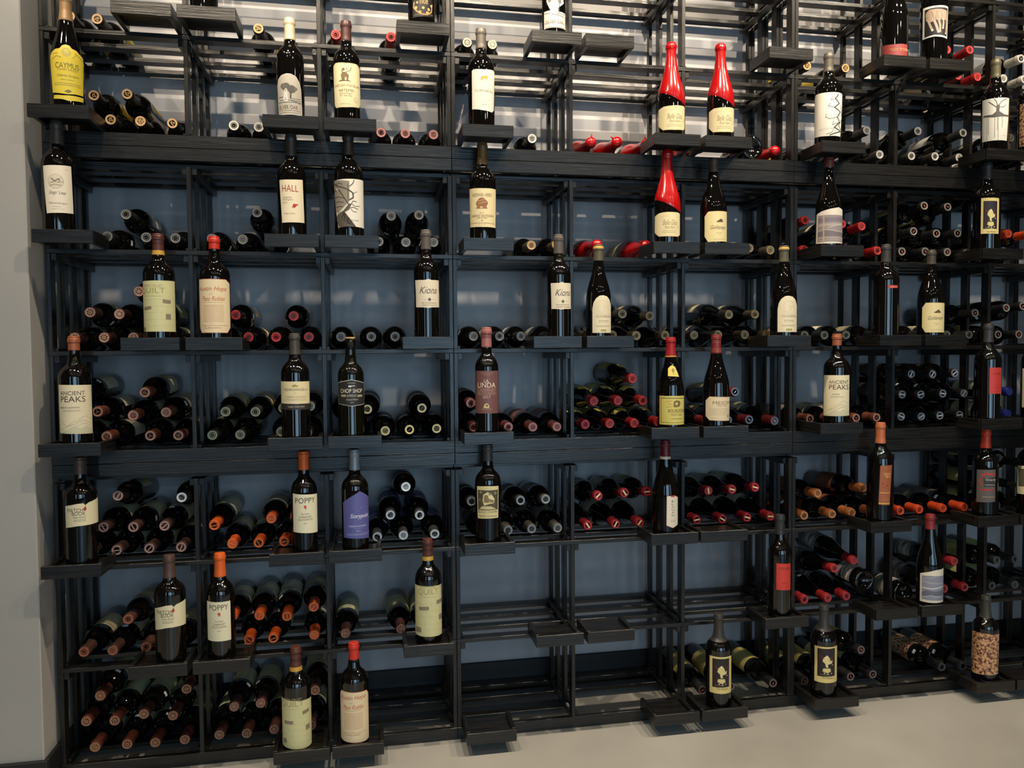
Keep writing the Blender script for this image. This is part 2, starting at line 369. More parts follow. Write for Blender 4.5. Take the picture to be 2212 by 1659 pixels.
(3, 7, 'gw', 1.7194, 0.9759, -0.0045, 0.0004, 0, 2, 4),
(3, 7, 'gw', 1.7979, 0.9759, -0.0031, 0.001, 0, 3, 4),
(3, 7, 'gw', 1.8113, 1.0519, 0.0, 0.001, 1, 3, 4),
(3, 7, 'gw', 1.5991, 1.1217, 0.0, 0.0024, 2, 0, 3),
(3, 7, 'gw', 1.5624, 0.9759, -0.0045, 0.001, 0, 0, 4),
(3, 6, 'ap', 1.2139, 0.9759, 0.0, 0.001, 0, 0, 4),
(3, 6, 'ap', 1.3849, 0.9759, 0.0045, -0.0004, 0, 2, 4),
(3, 6, 'ap', 1.4634, 0.9759, 0.0045, -0.0012, 0, 3, 4),
(3, 6, 'ap', 1.303, 0.9759, 0.0, -0.0011, 0, 1, 4),
(3, 5, 'rb', 0.9396, 1.0542, 0.0, 0.0187, 1, 0, 1),
(3, 5, 'rb', 0.9121, 0.9779, 0.0045, 0.001, 0, 1, 4),
(3, 5, 'rb', 0.9946, 0.9779, -0.0045, 0.001, 0, 2, 4),
(3, 5, 'rb', 1.0771, 0.9779, 0.0045, -0.008, 0, 3, 4),
(3, 5, 'rb', 0.8296, 0.9779, 0.0045, 0.001, 0, 0, 4),
(3, 4, 'rf', 0.452, 1.0547, 0.0, -0.0059, 1, 0, 3),
(3, 4, 'rf', 0.5345, 1.0547, 0.0, -0.0065, 1, 1, 3),
(3, 4, 'rf', 0.618, 1.0544, 0.0, -0.008, 1, 2, 3),
(3, 4, 'rf', 0.581, 1.1264, 0.0, -0.008, 2, 0, 1),
(3, 4, 'rf', 0.4261, 0.9779, -0.0039, -0.0016, 0, 0, 4),
(3, 4, 'rf', 0.5086, 0.9779, -0.0045, -0.0005, 0, 1, 4),
(3, 4, 'rf', 0.5911, 0.9779, -0.0045, -0.0014, 0, 2, 4),
(3, 4, 'rf', 0.6736, 0.9779, -0.0045, 0.001, 0, 3, 4),
(3, 3, 'pk', 0.0575, 1.053, -0.0045, -0.0004, 1, 0, 1),
(3, 3, 'pk', 0.0622, 0.9759, 0.0, 0.001, 0, 0, 4),
(3, 3, 'pk', 0.1681, 0.9759, 0.0045, -0.0023, 0, 1, 4),
(3, 3, 'pk', 0.2466, 0.9759, 0.0045, -0.0052, 0, 2, 4),
(3, 3, 'pk', 0.3251, 0.9759, 0.0045, -0.0071, 0, 3, 4),
(3, 2, 'cr', -0.2589, 1.0449, -0.0045, -0.008, 1, 1, 3),
(3, 2, 'cr', -0.2145, 0.9759, 0.004, -0.0041, 0, 1, 4),
(3, 2, 'cr', -0.136, 0.9759, -0.0012, -0.0012, 0, 2, 4),
(3, 2, 'cr', -0.0978, 1.0426, 0.0, -0.0045, 1, 2, 3),
(3, 2, 'cr', -0.0575, 0.9759, 0.0045, -0.001, 0, 3, 4),
(3, 2, 'cr', -0.3374, 1.0385, 0.0014, -0.0021, 1, 0, 3),
(3, 2, 'cr', -0.293, 0.9759, 0.0045, 0.0002, 0, 0, 4),
(3, 1, 'pd', -0.6735, 1.0451, 0.0, -0.006, 1, 0, 4),
(3, 1, 'pd', -0.5934, 1.0442, 0.0045, -0.008, 1, 1, 4),
(3, 1, 'pd', -0.7073, 0.9759, -0.0045, -0.0047, 0, 0, 4),
(3, 1, 'pd', -0.6288, 0.9759, -0.0045, -0.0054, 0, 1, 4),
(3, 1, 'pd', -0.5189, 0.9759, 0.001, 0.001, 0, 2, 4),
(3, 1, 'pd', -0.4364, 1.053, 0.0045, -0.0006, 1, 3, 4),
(3, 1, 'pd', -0.5149, 1.053, 0.0045, -0.008, 1, 2, 4),
(3, 1, 'pd', -0.4404, 0.9759, -0.001, -0.0051, 0, 3, 4),
(3, 0, 'ap', -1.0219, 1.0476, 0.0, 0.001, 1, 0, 3),
(3, 0, 'ap', -0.8927, 1.107, 0.0, -0.008, 2, 1, 2),
(3, 0, 'ap', -0.9286, 1.0389, 0.0, -0.0056, 1, 1, 3),
(3, 0, 'ap', -0.8378, 1.0461, 0.0, -0.0049, 1, 2, 3),
(3, 0, 'ap', -0.9936, 0.9759, -0.0045, 0.001, 0, 1, 4),
(3, 0, 'ap', -0.8848, 0.9759, 0.0018, -0.0002, 0, 2, 4),
(3, 0, 'ap', -0.8063, 0.9759, 0.0005, -0.0014, 0, 3, 4),
(3, 0, 'ap', -1.0721, 1.1055, -0.0007, -0.008, 2, 0, 2),
(3, 0, 'ap', -1.0721, 0.9759, -0.0045, 0.001, 0, 0, 4),
(2, 8, 'gn', 1.959, 0.7959, 0.0, 0.023, 3, 0, 1),
(2, 8, 'gn', 2.0399, 0.7929, 0.0, 0.0067, 2, 0, 1),
(2, 8, 'gn', 1.9381, 0.7216, -0.0045, 0.001, 1, 0, 2),
(2, 8, 'gn', 2.0166, 0.7194, -0.0045, 0.001, 1, 1, 2),
(2, 8, 'gn', 1.9547, 0.6463, 0.0, 0.001, 0, 0, 2),
(2, 8, 'gn', 2.0411, 0.6463, 0.0, 0.001, 0, 1, 2),
(2, 7, 'oc', 1.5624, 0.6463, -0.0045, 0.001, 0, 0, 4),
(2, 7, 'oc', 1.6409, 0.6463, -0.0045, 0.001, 0, 1, 4),
(2, 7, 'oc', 1.732, 0.6463, 0.0, 0.001, 0, 2, 4),
(2, 7, 'oc', 1.8194, 0.6463, 0.0, 0.001, 0, 3, 4),
(2, 6, 'to', 1.2451, 0.7035, 0.0, 0.0173, 1, 0, 2),
(2, 6, 'to', 1.4152, 0.7134, 0.0, 0.019, 1, 1, 2),
(2, 6, 'to', 1.1941, 0.6463, -0.0017, 0.001, 0, 0, 4),
(2, 6, 'to', 1.2974, 0.6463, 0.0, 0.001, 0, 1, 4),
(2, 6, 'to', 1.3775, 0.6463, 0.0, 0.001, 0, 2, 4),
(2, 6, 'to', 1.4562, 0.6463, 0.0, 0.001, 0, 3, 4),
(2, 5, 'el', 0.8444, 0.7201, 0.0, 0.026, 1, 0, 3),
(2, 5, 'el', 0.9295, 0.7208, 0.0, 0.026, 1, 1, 3),
(2, 5, 'el', 1.0148, 0.724, 0.0, 0.026, 1, 2, 3),
(2, 5, 'el', 0.8071, 0.6483, 0.0, 0.001, 0, 0, 4),
(2, 5, 'el', 0.8935, 0.6483, 0.0, 0.001, 0, 1, 4),
(2, 5, 'el', 0.9859, 0.6483, 0.0, 0.001, 0, 2, 4),
(2, 5, 'el', 1.0695, 0.6483, 0.0, 0.001, 0, 3, 4),
(2, 4, 'el', 0.4668, 0.7209, 0.0, 0.0227, 1, 0, 3),
(2, 4, 'el', 0.5526, 0.7244, 0.0021, 0.026, 1, 1, 3),
(2, 4, 'el', 0.6351, 0.7246, -0.0021, 0.026, 1, 2, 3),
(2, 4, 'el', 0.4309, 0.6483, 0.0, 0.001, 0, 0, 3),
(2, 4, 'el', 0.5247, 0.6483, 0.0, 0.001, 0, 1, 3),
(2, 4, 'el', 0.6078, 0.6483, 0.0, 0.001, 0, 2, 3),
(2, 3, 'bs', 0.0575, 0.7184, -0.0045, 0.026, 1, 0, 3),
(2, 3, 'bs', 0.2098, 0.7141, 0.0, 0.026, 1, 1, 3),
(2, 3, 'bs', 0.2908, 0.7152, 0.0, 0.026, 1, 2, 3),
(2, 3, 'bs', 0.1677, 0.6463, 0.0007, 0.001, 0, 1, 4),
(2, 3, 'bs', 0.2462, 0.6463, -0.0007, 0.001, 0, 2, 4),
(2, 3, 'bs', 0.3251, 0.6463, 0.0037, 0.001, 0, 3, 4),
(2, 3, 'bs', 0.0848, 0.6463, 0.0, 0.001, 0, 0, 4),
(2, 2, 'sw', -0.1506, 0.7728, 0.0, 0.026, 2, 0, 1),
(2, 2, 'sw', -0.1984, 0.7128, 0.0, 0.001, 1, 0, 2),
(2, 2, 'sw', -0.1093, 0.7076, 0.0, 0.001, 1, 1, 2),
(2, 2, 'sw', -0.2393, 0.6463, 0.0, 0.001, 0, 0, 3),
(2, 2, 'sw', -0.1597, 0.6463, 0.0, 0.001, 0, 1, 3),
(2, 2, 'sw', -0.0631, 0.6463, 0.0, 0.001, 0, 2, 3),
(2, 1, 'or', -0.7073, 0.7117, -0.0045, -0.008, 1, 0, 3),
(2, 1, 'or', -0.5543, 0.7153, 0.0045, 0.0035, 1, 1, 3),
(2, 1, 'or', -0.6669, 0.6463, 0.0038, 0.001, 0, 0, 3),
(2, 1, 'or', -0.5884, 0.6463, 0.0009, 0.001, 0, 1, 3),
(2, 1, 'or', -0.5099, 0.6463, -0.0045, 0.001, 0, 2, 3),
(2, 1, 'or', -0.4758, 0.7153, -0.0045, 0.0086, 1, 2, 3),
(2, 0, 'mb', -0.9744, 0.7785, 0.0, 0.026, 3, 0, 1),
(2, 0, 'mb', -0.9334, 0.7115, 0.0, 0.001, 1, 0, 2),
(2, 0, 'mb', -0.8498, 0.7101, 0.0, 0.001, 1, 1, 2),
(2, 0, 'mb', -1.0154, 0.7135, 0.0, 0.001, 2, 0, 2),
(2, 0, 'mb', -0.978, 0.6463, -0.0028, 0.001, 0, 1, 4),
(2, 0, 'mb', -0.8926, 0.6463, 0.0, 0.001, 0, 2, 4),
(2, 0, 'mb', -0.8063, 0.6463, 0.0016, 0.001, 0, 3, 4),
(2, 0, 'mb', -1.0565, 0.6463, 0.0028, 0.001, 0, 0, 4),
(2, 0, 'sw', -0.8063, 0.7734, 0.0045, 0.0187, 2, 1, 2),
(1, 8, 'gn', 1.9412, 0.3548, 0.0, 0.001, 0, 0, 2),
(1, 8, 'gn', 2.0318, 0.3548, 0.0, 0.001, 0, 1, 2),
(1, 8, 'gn', 1.9587, 0.4299, 0.0, 0.0185, 2, 0, 1),
(1, 8, 'gn', 2.0357, 0.4319, 0.0, 0.0155, 1, 0, 1),
(1, 7, 'rev2', 1.5715, 0.3568, 0.0, 0.026, 1, 0, 1),
(1, 7, 'nn', 1.7769, 0.4308, 0.0, 0.026, 2, 0, 1),
(1, 7, 'nn', 1.7439, 0.3568, 0.0, 0.001, 0, 0, 2),
(1, 7, 'nn', 1.828, 0.3568, 0.0, 0.001, 0, 1, 2),
(1, 6, 'nn', 1.3062, 0.433, 0.0021, 0.026, 2, 0, 2),
(1, 6, 'nn', 1.3887, 0.484, -0.0021, -0.0068, 2, 1, 2),
(1, 6, 'nn', 1.1961, 0.3568, -0.001, 0.001, 0, 0, 3),
(1, 6, 'nn', 1.2786, 0.3568, 0.0045, 0.001, 0, 1, 3),
(1, 6, 'nn', 1.3611, 0.3568, -0.0045, 0.001, 0, 2, 3),
(1, 6, 'rev2', 1.4215, 0.4099, 0.0, -0.008, 1, 0, 1),
(1, 2, 'ql', -0.3374, 0.3548, -0.0016, 0.001, 0, 0, 3),
(1, 2, 'ql', -0.1756, 0.3548, 0.0045, 0.001, 0, 1, 3),
(1, 2, 'ql', -0.0971, 0.3548, -0.0045, 0.001, 0, 2, 3),
(1, 1, 'or', -0.6719, 0.4159, 0.0045, 0.0144, 1, 0, 4),
(1, 1, 'or', -0.5934, 0.4248, 0.0029, 0.0012, 1, 1, 4),
(1, 1, 'or', -0.5149, 0.4248, 0.0045, -0.008, 1, 2, 4),
(1, 1, 'or', -0.4364, 0.432, 0.0045, 0.0111, 1, 3, 4),
(1, 1, 'or', -0.6255, 0.3548, 0.0045, 0.001, 0, 0, 3),
(1, 1, 'or', -0.547, 0.3548, -0.0045, 0.001, 0, 1, 3),
(1, 1, 'or', -0.4364, 0.3548, 0.0045, 0.001, 0, 2, 3),
(1, 0, 'mc', -1.0721, 0.3548, -0.0045, 0.001, 0, 0, 4),
(1, 0, 'mc', -0.9936, 0.3548, -0.0045, 0.001, 0, 1, 4),
(1, 0, 'mc', -0.9557, 0.4217, 0.0, 0.0209, 1, 0, 1),
(1, 0, 'mc', -0.9102, 0.3548, 0.0, 0.001, 0, 2, 4),
(1, 0, 'mc', -0.8232, 0.3548, 0.0, 0.001, 0, 3, 4),
(0, 7, 'ck', 1.7379, 0.0751, 0.0, 0.001, 0, 0, 2),
(0, 7, 'ck', 1.8167, 0.0751, 0.0, 0.001, 0, 1, 2),
(0, 6, 'pr', 1.1974, 0.0751, 0.0, 0.001, 0, 0, 4),
(0, 6, 'pr', 1.3718, 0.0751, 0.0, 0.001, 0, 2, 4),
(0, 6, 'pr', 1.4593, 0.0751, 0.0, 0.001, 0, 3, 4),
(0, 6, 'pr', 1.412, 0.1407, 0.0, 0.026, 1, 0, 1),
(0, 6, 'pr', 1.2852, 0.0751, 0.0, 0.001, 0, 1, 4),
(0, 5, 'pr', 0.8242, 0.0751, 0.0, 0.001, 0, 0, 3),
(0, 5, 'pr', 0.9288, 0.0751, 0.0, 0.001, 0, 1, 3),
(0, 5, 'pr', 1.0791, 0.0751, 0.0035, 0.001, 0, 2, 3),
(0, 1, 'ql', -0.6694, 0.142, 0.0011, 0.0136, 1, 0, 3),
(0, 1, 'ql', -0.5909, 0.142, -0.0011, 0.0177, 1, 1, 3),
(0, 1, 'ql', -0.7073, 0.0751, -0.0045, 0.0005, 0, 0, 4),
(0, 1, 'ql', -0.6288, 0.0751, -0.0045, -0.0023, 0, 1, 4),
(0, 1, 'ql', -0.5503, 0.0751, -0.0045, -0.0, 0, 2, 4),
(0, 1, 'ql', -0.4364, 0.1858, 0.0045, 0.0013, 2, 0, 1),
(0, 1, 'ql', -0.4463, 0.0751, 0.0, 0.001, 0, 3, 4),
(0, 1, 'ql', -0.4938, 0.1353, 0.0, 0.001, 1, 2, 3),
(0, 0, 'cq', -1.0354, 0.2174, 0.0, 0.0077, 2, 0, 2),
(0, 0, 'cq', -0.8063, 0.2177, 0.0045, 0.0026, 2, 1, 2),
(0, 0, 'cq', -1.0721, 0.1497, -0.0045, 0.001, 1, 0, 4),
(0, 0, 'cq', -0.9936, 0.1476, -0.0045, 0.001, 1, 1, 4),
(0, 0, 'cq', -0.9151, 0.1476, -0.0039, 0.0123, 1, 2, 4),
(0, 0, 'cq', -0.8366, 0.1469, -0.0027, 0.001, 1, 3, 4),
(0, 0, 'cq', -1.0527, 0.0751, 0.0, 0.001, 0, 0, 4),
(0, 0, 'cq', -0.9675, 0.0751, 0.0004, -0.0006, 0, 1, 4),
(0, 0, 'cq', -0.889, 0.0751, -0.0004, -0.003, 0, 2, 4),
(0, 0, 'cq', -0.8087, 0.0751, 0.0, -0.0057, 0, 3, 4),]
TRAYS = [  # row, centre x, width
(7, -0.8413, 0.1524),
(7, -0.6761, 0.1521),
(7, -0.0902, 0.1498),
(7, 0.3018, 0.1513),
(7, 0.4647, 0.1503),
(7, 1.0546, 0.1486),
(7, 1.4538, 0.1523),
(7, 1.6196, 0.151),
(6, -1.0523, 0.151),
(6, -0.4596, 0.1514),
(6, -0.2986, 0.1454),
(6, 0.0943, 0.1507),
(6, 0.6791, 0.1481),
(6, 0.8464, 0.1532),
(6, 1.2397, 0.1507),
(6, 1.8409, 0.1592),
(5, -1.051, 0.1504),
(5, -0.4634, 0.1479),
(5, -0.2988, 0.1493),
(5, 0.0935, 0.1486),
(5, 0.6758, 0.1506),
(5, 0.8422, 0.1487),
(5, 1.2368, 0.1509),
(5, 1.83, 0.1545),
(4, -0.8401, 0.1506),
(4, -0.6752, 0.1505),
(4, -0.0866, 0.1473),
(4, 0.2997, 0.148),
(4, 0.4639, 0.1491),
(4, 1.0537, 0.1513),
(4, 1.4502, 0.1525),
(4, 1.6178, 0.1526),
(3, -1.0493, 0.155),
(3, -0.4641, 0.1502),
(3, -0.2988, 0.1513),
(3, 0.0894, 0.1479),
(3, 0.6721, 0.157),
(3, 0.8402, 0.1513),
(3, 1.2403, 0.1515),
(3, 1.8361, 0.1532),
(3, 2.0046, 0.1583),
(2, -1.055, 0.1505),
(2, -0.4665, 0.1514),
(2, -0.3028, 0.1501),
(2, 0.0892, 0.1517),
(2, 0.6709, 0.1558),
(2, 0.8351, 0.1582),
(2, 1.4239, 0.1502),
(2, 1.8294, 0.1552),
(2, 1.9974, 0.1589),
(1, -0.8429, 0.1539),
(1, -0.6755, 0.153),
(1, -0.0934, 0.1494),
(1, 0.302, 0.1482),
(1, 0.4639, 0.1502),
(1, 1.0524, 0.1533),
(1, 1.4488, 0.1545),
(1, 1.6188, 0.1546),
(0, -0.4618, 0.1619),
(0, -0.3032, 0.1477),
(0, 0.0897, 0.1513),
(0, 0.6786, 0.151),
(0, 0.8399, 0.1553),
(0, 1.2322, 0.1599),
(0, 1.8307, 0.151),
(0, 1.9935, 0.1563),]
STANDING = [
{'row': 7, 'x': -0.6918, 'h': 0.3, 'r': 0.0366, 'shape': 'b', 'cap': (30, 26, 26), 'd': 'dark wine bottle, only its base visible, on the textured tray at top left', 'parts': []},
{'row': 7, 'x': -0.0907, 'h': 0.3281, 'r': 0.0391, 'shape': 'b', 'cap': (30, 26, 26), 'd': 'black wine bottle with gold flower artwork, cut off by the top edge', 'parts': [{'name': 'gold_artwork', 'col': (26, 22, 22), 'pts': [[-0.02992, 0.03023], [0.03477, 0.03576], [0.03477, 0.16256], [-0.02992, 0.15626]], 'items': [['L', [[-0.02432, 0.07351], [-0.02613, 0.05906], [-0.01472, 0.04694], [-0.00125, 0.0393], [0.01455, 0.04004], [0.02874, 0.0504], [0.03161, 0.07192]], 0.0035, (196, 150, 86)], ['C', -0.01877, 0.05777, 0.00445, (210, 160, 95)], ['C', -0.00695, 0.04508, 0.00407, (196, 142, 80)], ['C', 0.00258, 0.05738, 0.0037, (214, 168, 100)], ['C', 0.01889, 0.05484, 0.00446, (205, 150, 86)], ['C', 0.02765, 0.06679, 0.00335, (215, 170, 105)], ['C', 0.01455, 0.0445, 0.00445, (205, 150, 86)], ['C', -0.01472, 0.07211, 0.00333, (205, 150, 86)], ['T', 'nte', 0.00487, 0.0761, 0.02364, 0.0148, (205, 160, 95), 0], ['L', [[-0.02613, 0.03755], [0.03477, 0.04249]], 0.0012, (150, 120, 80)], ['L', [[-0.02613, 0.10352], [-0.01275, 0.11261], [0.01455, 0.11123], [0.03161, 0.10545]], 0.003, (196, 150, 86)]]}]},
{'row': 7, 'x': 0.3063, 'h': 0.3243, 'r': 0.0362, 'shape': 'b', 'cap': (150, 140, 120), 'd': 'dark wine bottle with a white engraved tower label, at the top centre', 'parts': [{'name': 'front_label', 'col': (214, 206, 192), 'pts': [[-0.04179, 0.02972], [0.03453, 0.02984], [0.03453, 0.07696], [0.00553, 0.07734], [-0.02279, 0.08053], [-0.04179, 0.08059]], 'items': [['T', 'SILVER OAK', -0.00467, 0.04709, 0.05634, 0.01149, (90, 84, 78), 0], ['M', -0.03595, 0.02756, 0.02872, 0.03484, 1, (120, 112, 104)], ['L', [[-0.04053, 0.04548], [0.03251, 0.04455]], 0.0008, (110, 104, 96)], ['L', [[-0.03932, 0.07433], [-0.01863, 0.07292]], 0.0012, (40, 36, 34)], ['L', [[-0.01459, 0.06859], [0.02613, 0.06428]], 0.0012, (40, 36, 34)], ['L', [[-0.00271, 0.07203], [0.02988, 0.07136]], 0.001, (40, 36, 34)]]}, {'name': 'tower_art', 'col': (222, 214, 200), 'pts': [[-0.0166, 0.07647], [0.00553, 0.07466], [0.00553, 0.08806], [0.02613, 0.10467], [0.01993, 0.13719], [-0.03185, 0.141], [-0.03088, 0.10623], [-0.0162, 0.09172]], 'items': [['G', [[-0.0126, 0.07606], [0.00135, 0.07534], [-0.0011, 0.09887], [-0.01142, 0.09891]], (240, 234, 220)], ['C', -0.02069, 0.10961, 0.00535, (120, 112, 100)], ['C', 0.00994, 0.10791, 0.00612, (110, 104, 96)], ['C', -0.00668, 0.11783, 0.00687, (130, 120, 108)], ['L', [[0.00994, 0.10408], [0.0077, 0.07498]], 0.002, (40, 36, 34)]]}]},
{'row': 7, 'x': 1.4563, 'h': 0.3314, 'r': 0.0415, 'shape': 'g', 'cap': (60, 50, 45), 'd': 'dark sloping wine bottle with a low rose-red label band, at top right', 'parts': [{'name': 'front_label', 'col': (150, 62, 58), 'pts': [[-0.07417, 0.02679], [0.02266, 0.01113], [0.02266, 0.05445], [-0.02613, 0.05458], [-0.07417, 0.06189]], 'items': [['T', 'TORI', 0.00695, 0.03716, 0.03606, 0.00748, (214, 170, 100), 0], ['M', -0.03553, -0.01392, 0.03391, 0.04255, 3, (204, 160, 96)], ['M', -0.04308, -0.03363, 0.04146, 0.04435, 1, (204, 160, 96)]]}]},
{'row': 7, 'x': 1.602, 'h': 0.3615, 'r': 0.0415, 'shape': 'b', 'cap': (40, 36, 36), 'd': 'black wine bottle with a photograph label of a pale hand, at top right', 'parts': [{'name': 'front_label', 'col': (232, 226, 212), 'pts': [[-0.06474, 0.08875], [-0.02597, 0.08926], [0.02063, 0.08257], [0.02765, 0.18758], [-0.02064, 0.18784], [-0.06393, 0.19055]], 'items': [['G', [[-0.05659, 0.09324], [-0.02464, 0.09484], [0.01687, 0.08926], [0.02208, 0.18065], [-0.02064, 0.18205], [-0.05659, 0.1822]], (34, 28, 26)], ['G', [[-0.0508, 0.14432], [-0.05394, 0.16887], [-0.04206, 0.17913], [-0.01793, 0.17648], [0.01687, 0.17291], [0.01804, 0.14126], [-0.02064, 0.14208], [-0.03659, 0.13676]], (176, 150, 128)], ['L', [[-0.04488, 0.14514], [-0.03794, 0.1255], [-0.03232, 0.11094]], 0.0065, (186, 160, 138)], ['L', [[-0.02993, 0.1496], [-0.02064, 0.12469], [-0.01462, 0.10374]], 0.007, (190, 166, 144)], ['L', [[-0.01462, 0.14721], [-0.00886, 0.12374], [-0.00946, 0.10289]], 0.0065, (184, 158, 136)], ['L', [[0.00068, 0.15007], [0.00281, 0.13287], [0.00068, 0.1153]], 0.006, (190, 166, 144)], ['L', [[0.01417, 0.1491], [0.01417, 0.12008], [0.01174, 0.09929]], 0.005, (170, 146, 124)], ['L', [[-0.03525, 0.17125], [-0.02729, 0.14323]], 0.001, (90, 70, 60)], ['L', [[-0.02064, 0.17105], [-0.01462, 0.14431]], 0.001, (90, 70, 60)], ['L', [[-0.00645, 0.17004], [-0.00332, 0.14695]], 0.001, (90, 70, 60)], ['C', -0.03179, 0.11053, 0.00348, (232, 214, 196)], ['C', -0.01434, 0.10314, 0.00319, (232, 214, 196)], ['C', 0.00068, 0.1153, 0.00319, (232, 214, 196)], ['C', 0.01082, 0.09855, 0.00261, (225, 205, 188)]]}]},
{'row': 6, 'x': -1.0467, 'h': 0.3173, 'r': 0.0415, 'shape': 'g', 'cap': (150, 116, 78), 'd': 'dark sloping wine bottle with a large yellow crest label, at far left', 'parts': [{'name': 'front_label', 'col': (226, 198, 62), 'pts': [[-0.02768, 0.04799], [0.00169, 0.04418], [0.01444, 0.04376], [0.02953, 0.04646], [0.05623, 0.04859], [0.06457, 0.15183], [0.04752, 0.15849], [0.03914, 0.16493], [0.02729, 0.16705], [0.02078, 0.17471], [0.01024, 0.17563], [0.00169, 0.17275], [-0.00506, 0.16427], [-0.01784, 0.1625], [-0.03187, 0.15426], [-0.03712, 0.1473]], 'items': [['C', 0.01234, 0.15541, 0.01216, (196, 176, 74)], ['C', 0.01234, 0.15728, 0.00608, (208, 188, 90)], ['T', 'CAYMUS', 0.01337, 0.11932, 0.05817, 0.01452, (106, 98, 52), 0], ['T', 'VINEYARDS', 0.01337, 0.10832, 0.05025, 0.00469, (150, 136, 58), 0], ['T', 'Cabernet Sauvignon', 0.01522, 0.09217, 0.0542, 0.00797, (140, 122, 48), 0.4], ['M', -0.00276, 0.02953, 0.07973, 0.08395, 1, (150, 134, 50)], ['M', -0.02006, 0.04676, 0.06542, 0.0748, 2, (160, 142, 54)], ['G', [[0.00493, 0.051], [0.01486, 0.05651], [0.02292, 0.0529], [0.01486, 0.04712]], (120, 116, 60)], ['L', [[-0.02692, 0.05139], [-0.02968, 0.1421]], 0.0008, (170, 150, 60)], ['L', [[0.05623, 0.05337], [0.05926, 0.14627]], 0.0008, (170, 150, 60)], ['L', [[-0.02407, 0.13643], [-0.01239, 0.14457], [-0.00052, 0.13993]], 0.0015, (180, 160, 60)], ['L', [[0.02729, 0.14239], [0.03914, 0.15313], [0.05623, 0.14275]], 0.0015, (180, 160, 60)], ['L', [[-0.02407, 0.15046], [-0.00986, 0.15147]], 0.0015, (186, 166, 66)], ['L', [[0.03418, 0.15621], [0.04752, 0.14901]], 0.0015, (186, 166, 66)]]}, {'name': 'strip_label', 'col': (226, 198, 62), 'pts': [[-0.02407, 0.03151], [0.00169, 0.02965], [0.01444, 0.02638], [0.03183, 0.02934], [0.05623, 0.03259], [0.05748, 0.04351], [0.03183, 0.04233], [0.00169, 0.03997], [-0.0234, 0.04127]], 'items': []}], 'capz': 0.2482},
{'row': 6, 'x': -0.4637, 'h': 0.2969, 'r': 0.0375, 'shape': 'b', 'cap': (206, 190, 160), 'd': 'dark wine bottle with a silver oval label of a tower and tree', 'parts': [{'name': 'front_label', 'col': (190, 178, 160), 'pts': [[-0.03665, 0.01776], [0.03821, 0.01996], [0.03505, 0.09152], [0.02949, 0.11009], [0.01891, 0.12552], [0.00456, 0.13162], [-0.00748, 0.1323], [-0.02339, 0.1281], [-0.03665, 0.11884], [-0.04295, 0.10243]], 'items': [['C', -0.00957, 0.09475, 0.01201, (96, 88, 80)], ['C', 0.00655, 0.08939, 0.01102, (92, 84, 76)], ['C', -0.01843, 0.0974, 0.00801, (110, 100, 92)], ['C', 0.01677, 0.09095, 0.00482, (110, 100, 92)], ['L', [[0.00357, 0.08109], [0.00258, 0.06498]], 0.004, (70, 62, 58)], ['L', [[0.00357, 0.07708], [-0.0014, 0.08278]], 0.002, (70, 62, 58)], ['G', [[-0.01843, 0.05531], [-0.0034, 0.05427], [-0.00645, 0.08469], [-0.01498, 0.08545]], (224, 216, 204)], ['G', [[-0.01726, 0.08526], [-0.00441, 0.0843], [-0.00915, 0.09274]], (210, 200, 188)], ['G', [[-0.01234, 0.08301], [-0.0102, 0.08301], [-0.0102, 0.08662], [-0.01234, 0.08662]], (80, 72, 66)], ['G', [[-0.01148, 0.06235], [-0.00935, 0.06235], [-0.00935, 0.06515], [-0.01148, 0.06515]], (80, 72, 66)], ['L', [[-0.029, 0.05887], [0.00059, 0.05884], [0.03081, 0.05193]], 0.001, (80, 72, 66)], ['L', [[-0.0034, 0.05868], [0.03358, 0.05875]], 0.001, (80, 72, 66)], ['L', [[0.00258, 0.06297], [0.03358, 0.06482]], 0.001, (80, 72, 66)], ['L', [[-0.0322, 0.06755], [-0.01843, 0.06734]], 0.002, (120, 110, 100)], ['L', [[-0.03507, 0.05248], [0.03505, 0.05411]], 0.001, (60, 54, 50)], ['T', 'SILVER OAK', -0.00527, 0.03965, 0.05594, 0.01042, (112, 92, 76), 0], ['M', -0.03396, 0.02949, 0.02931, 0.03212, 1, (110, 100, 90)], ['M', -0.02752, 0.02456, 0.02269, 0.0259, 1, (110, 100, 90)]], 'b': (236, 230, 218)}], 'capz': 0.2359},
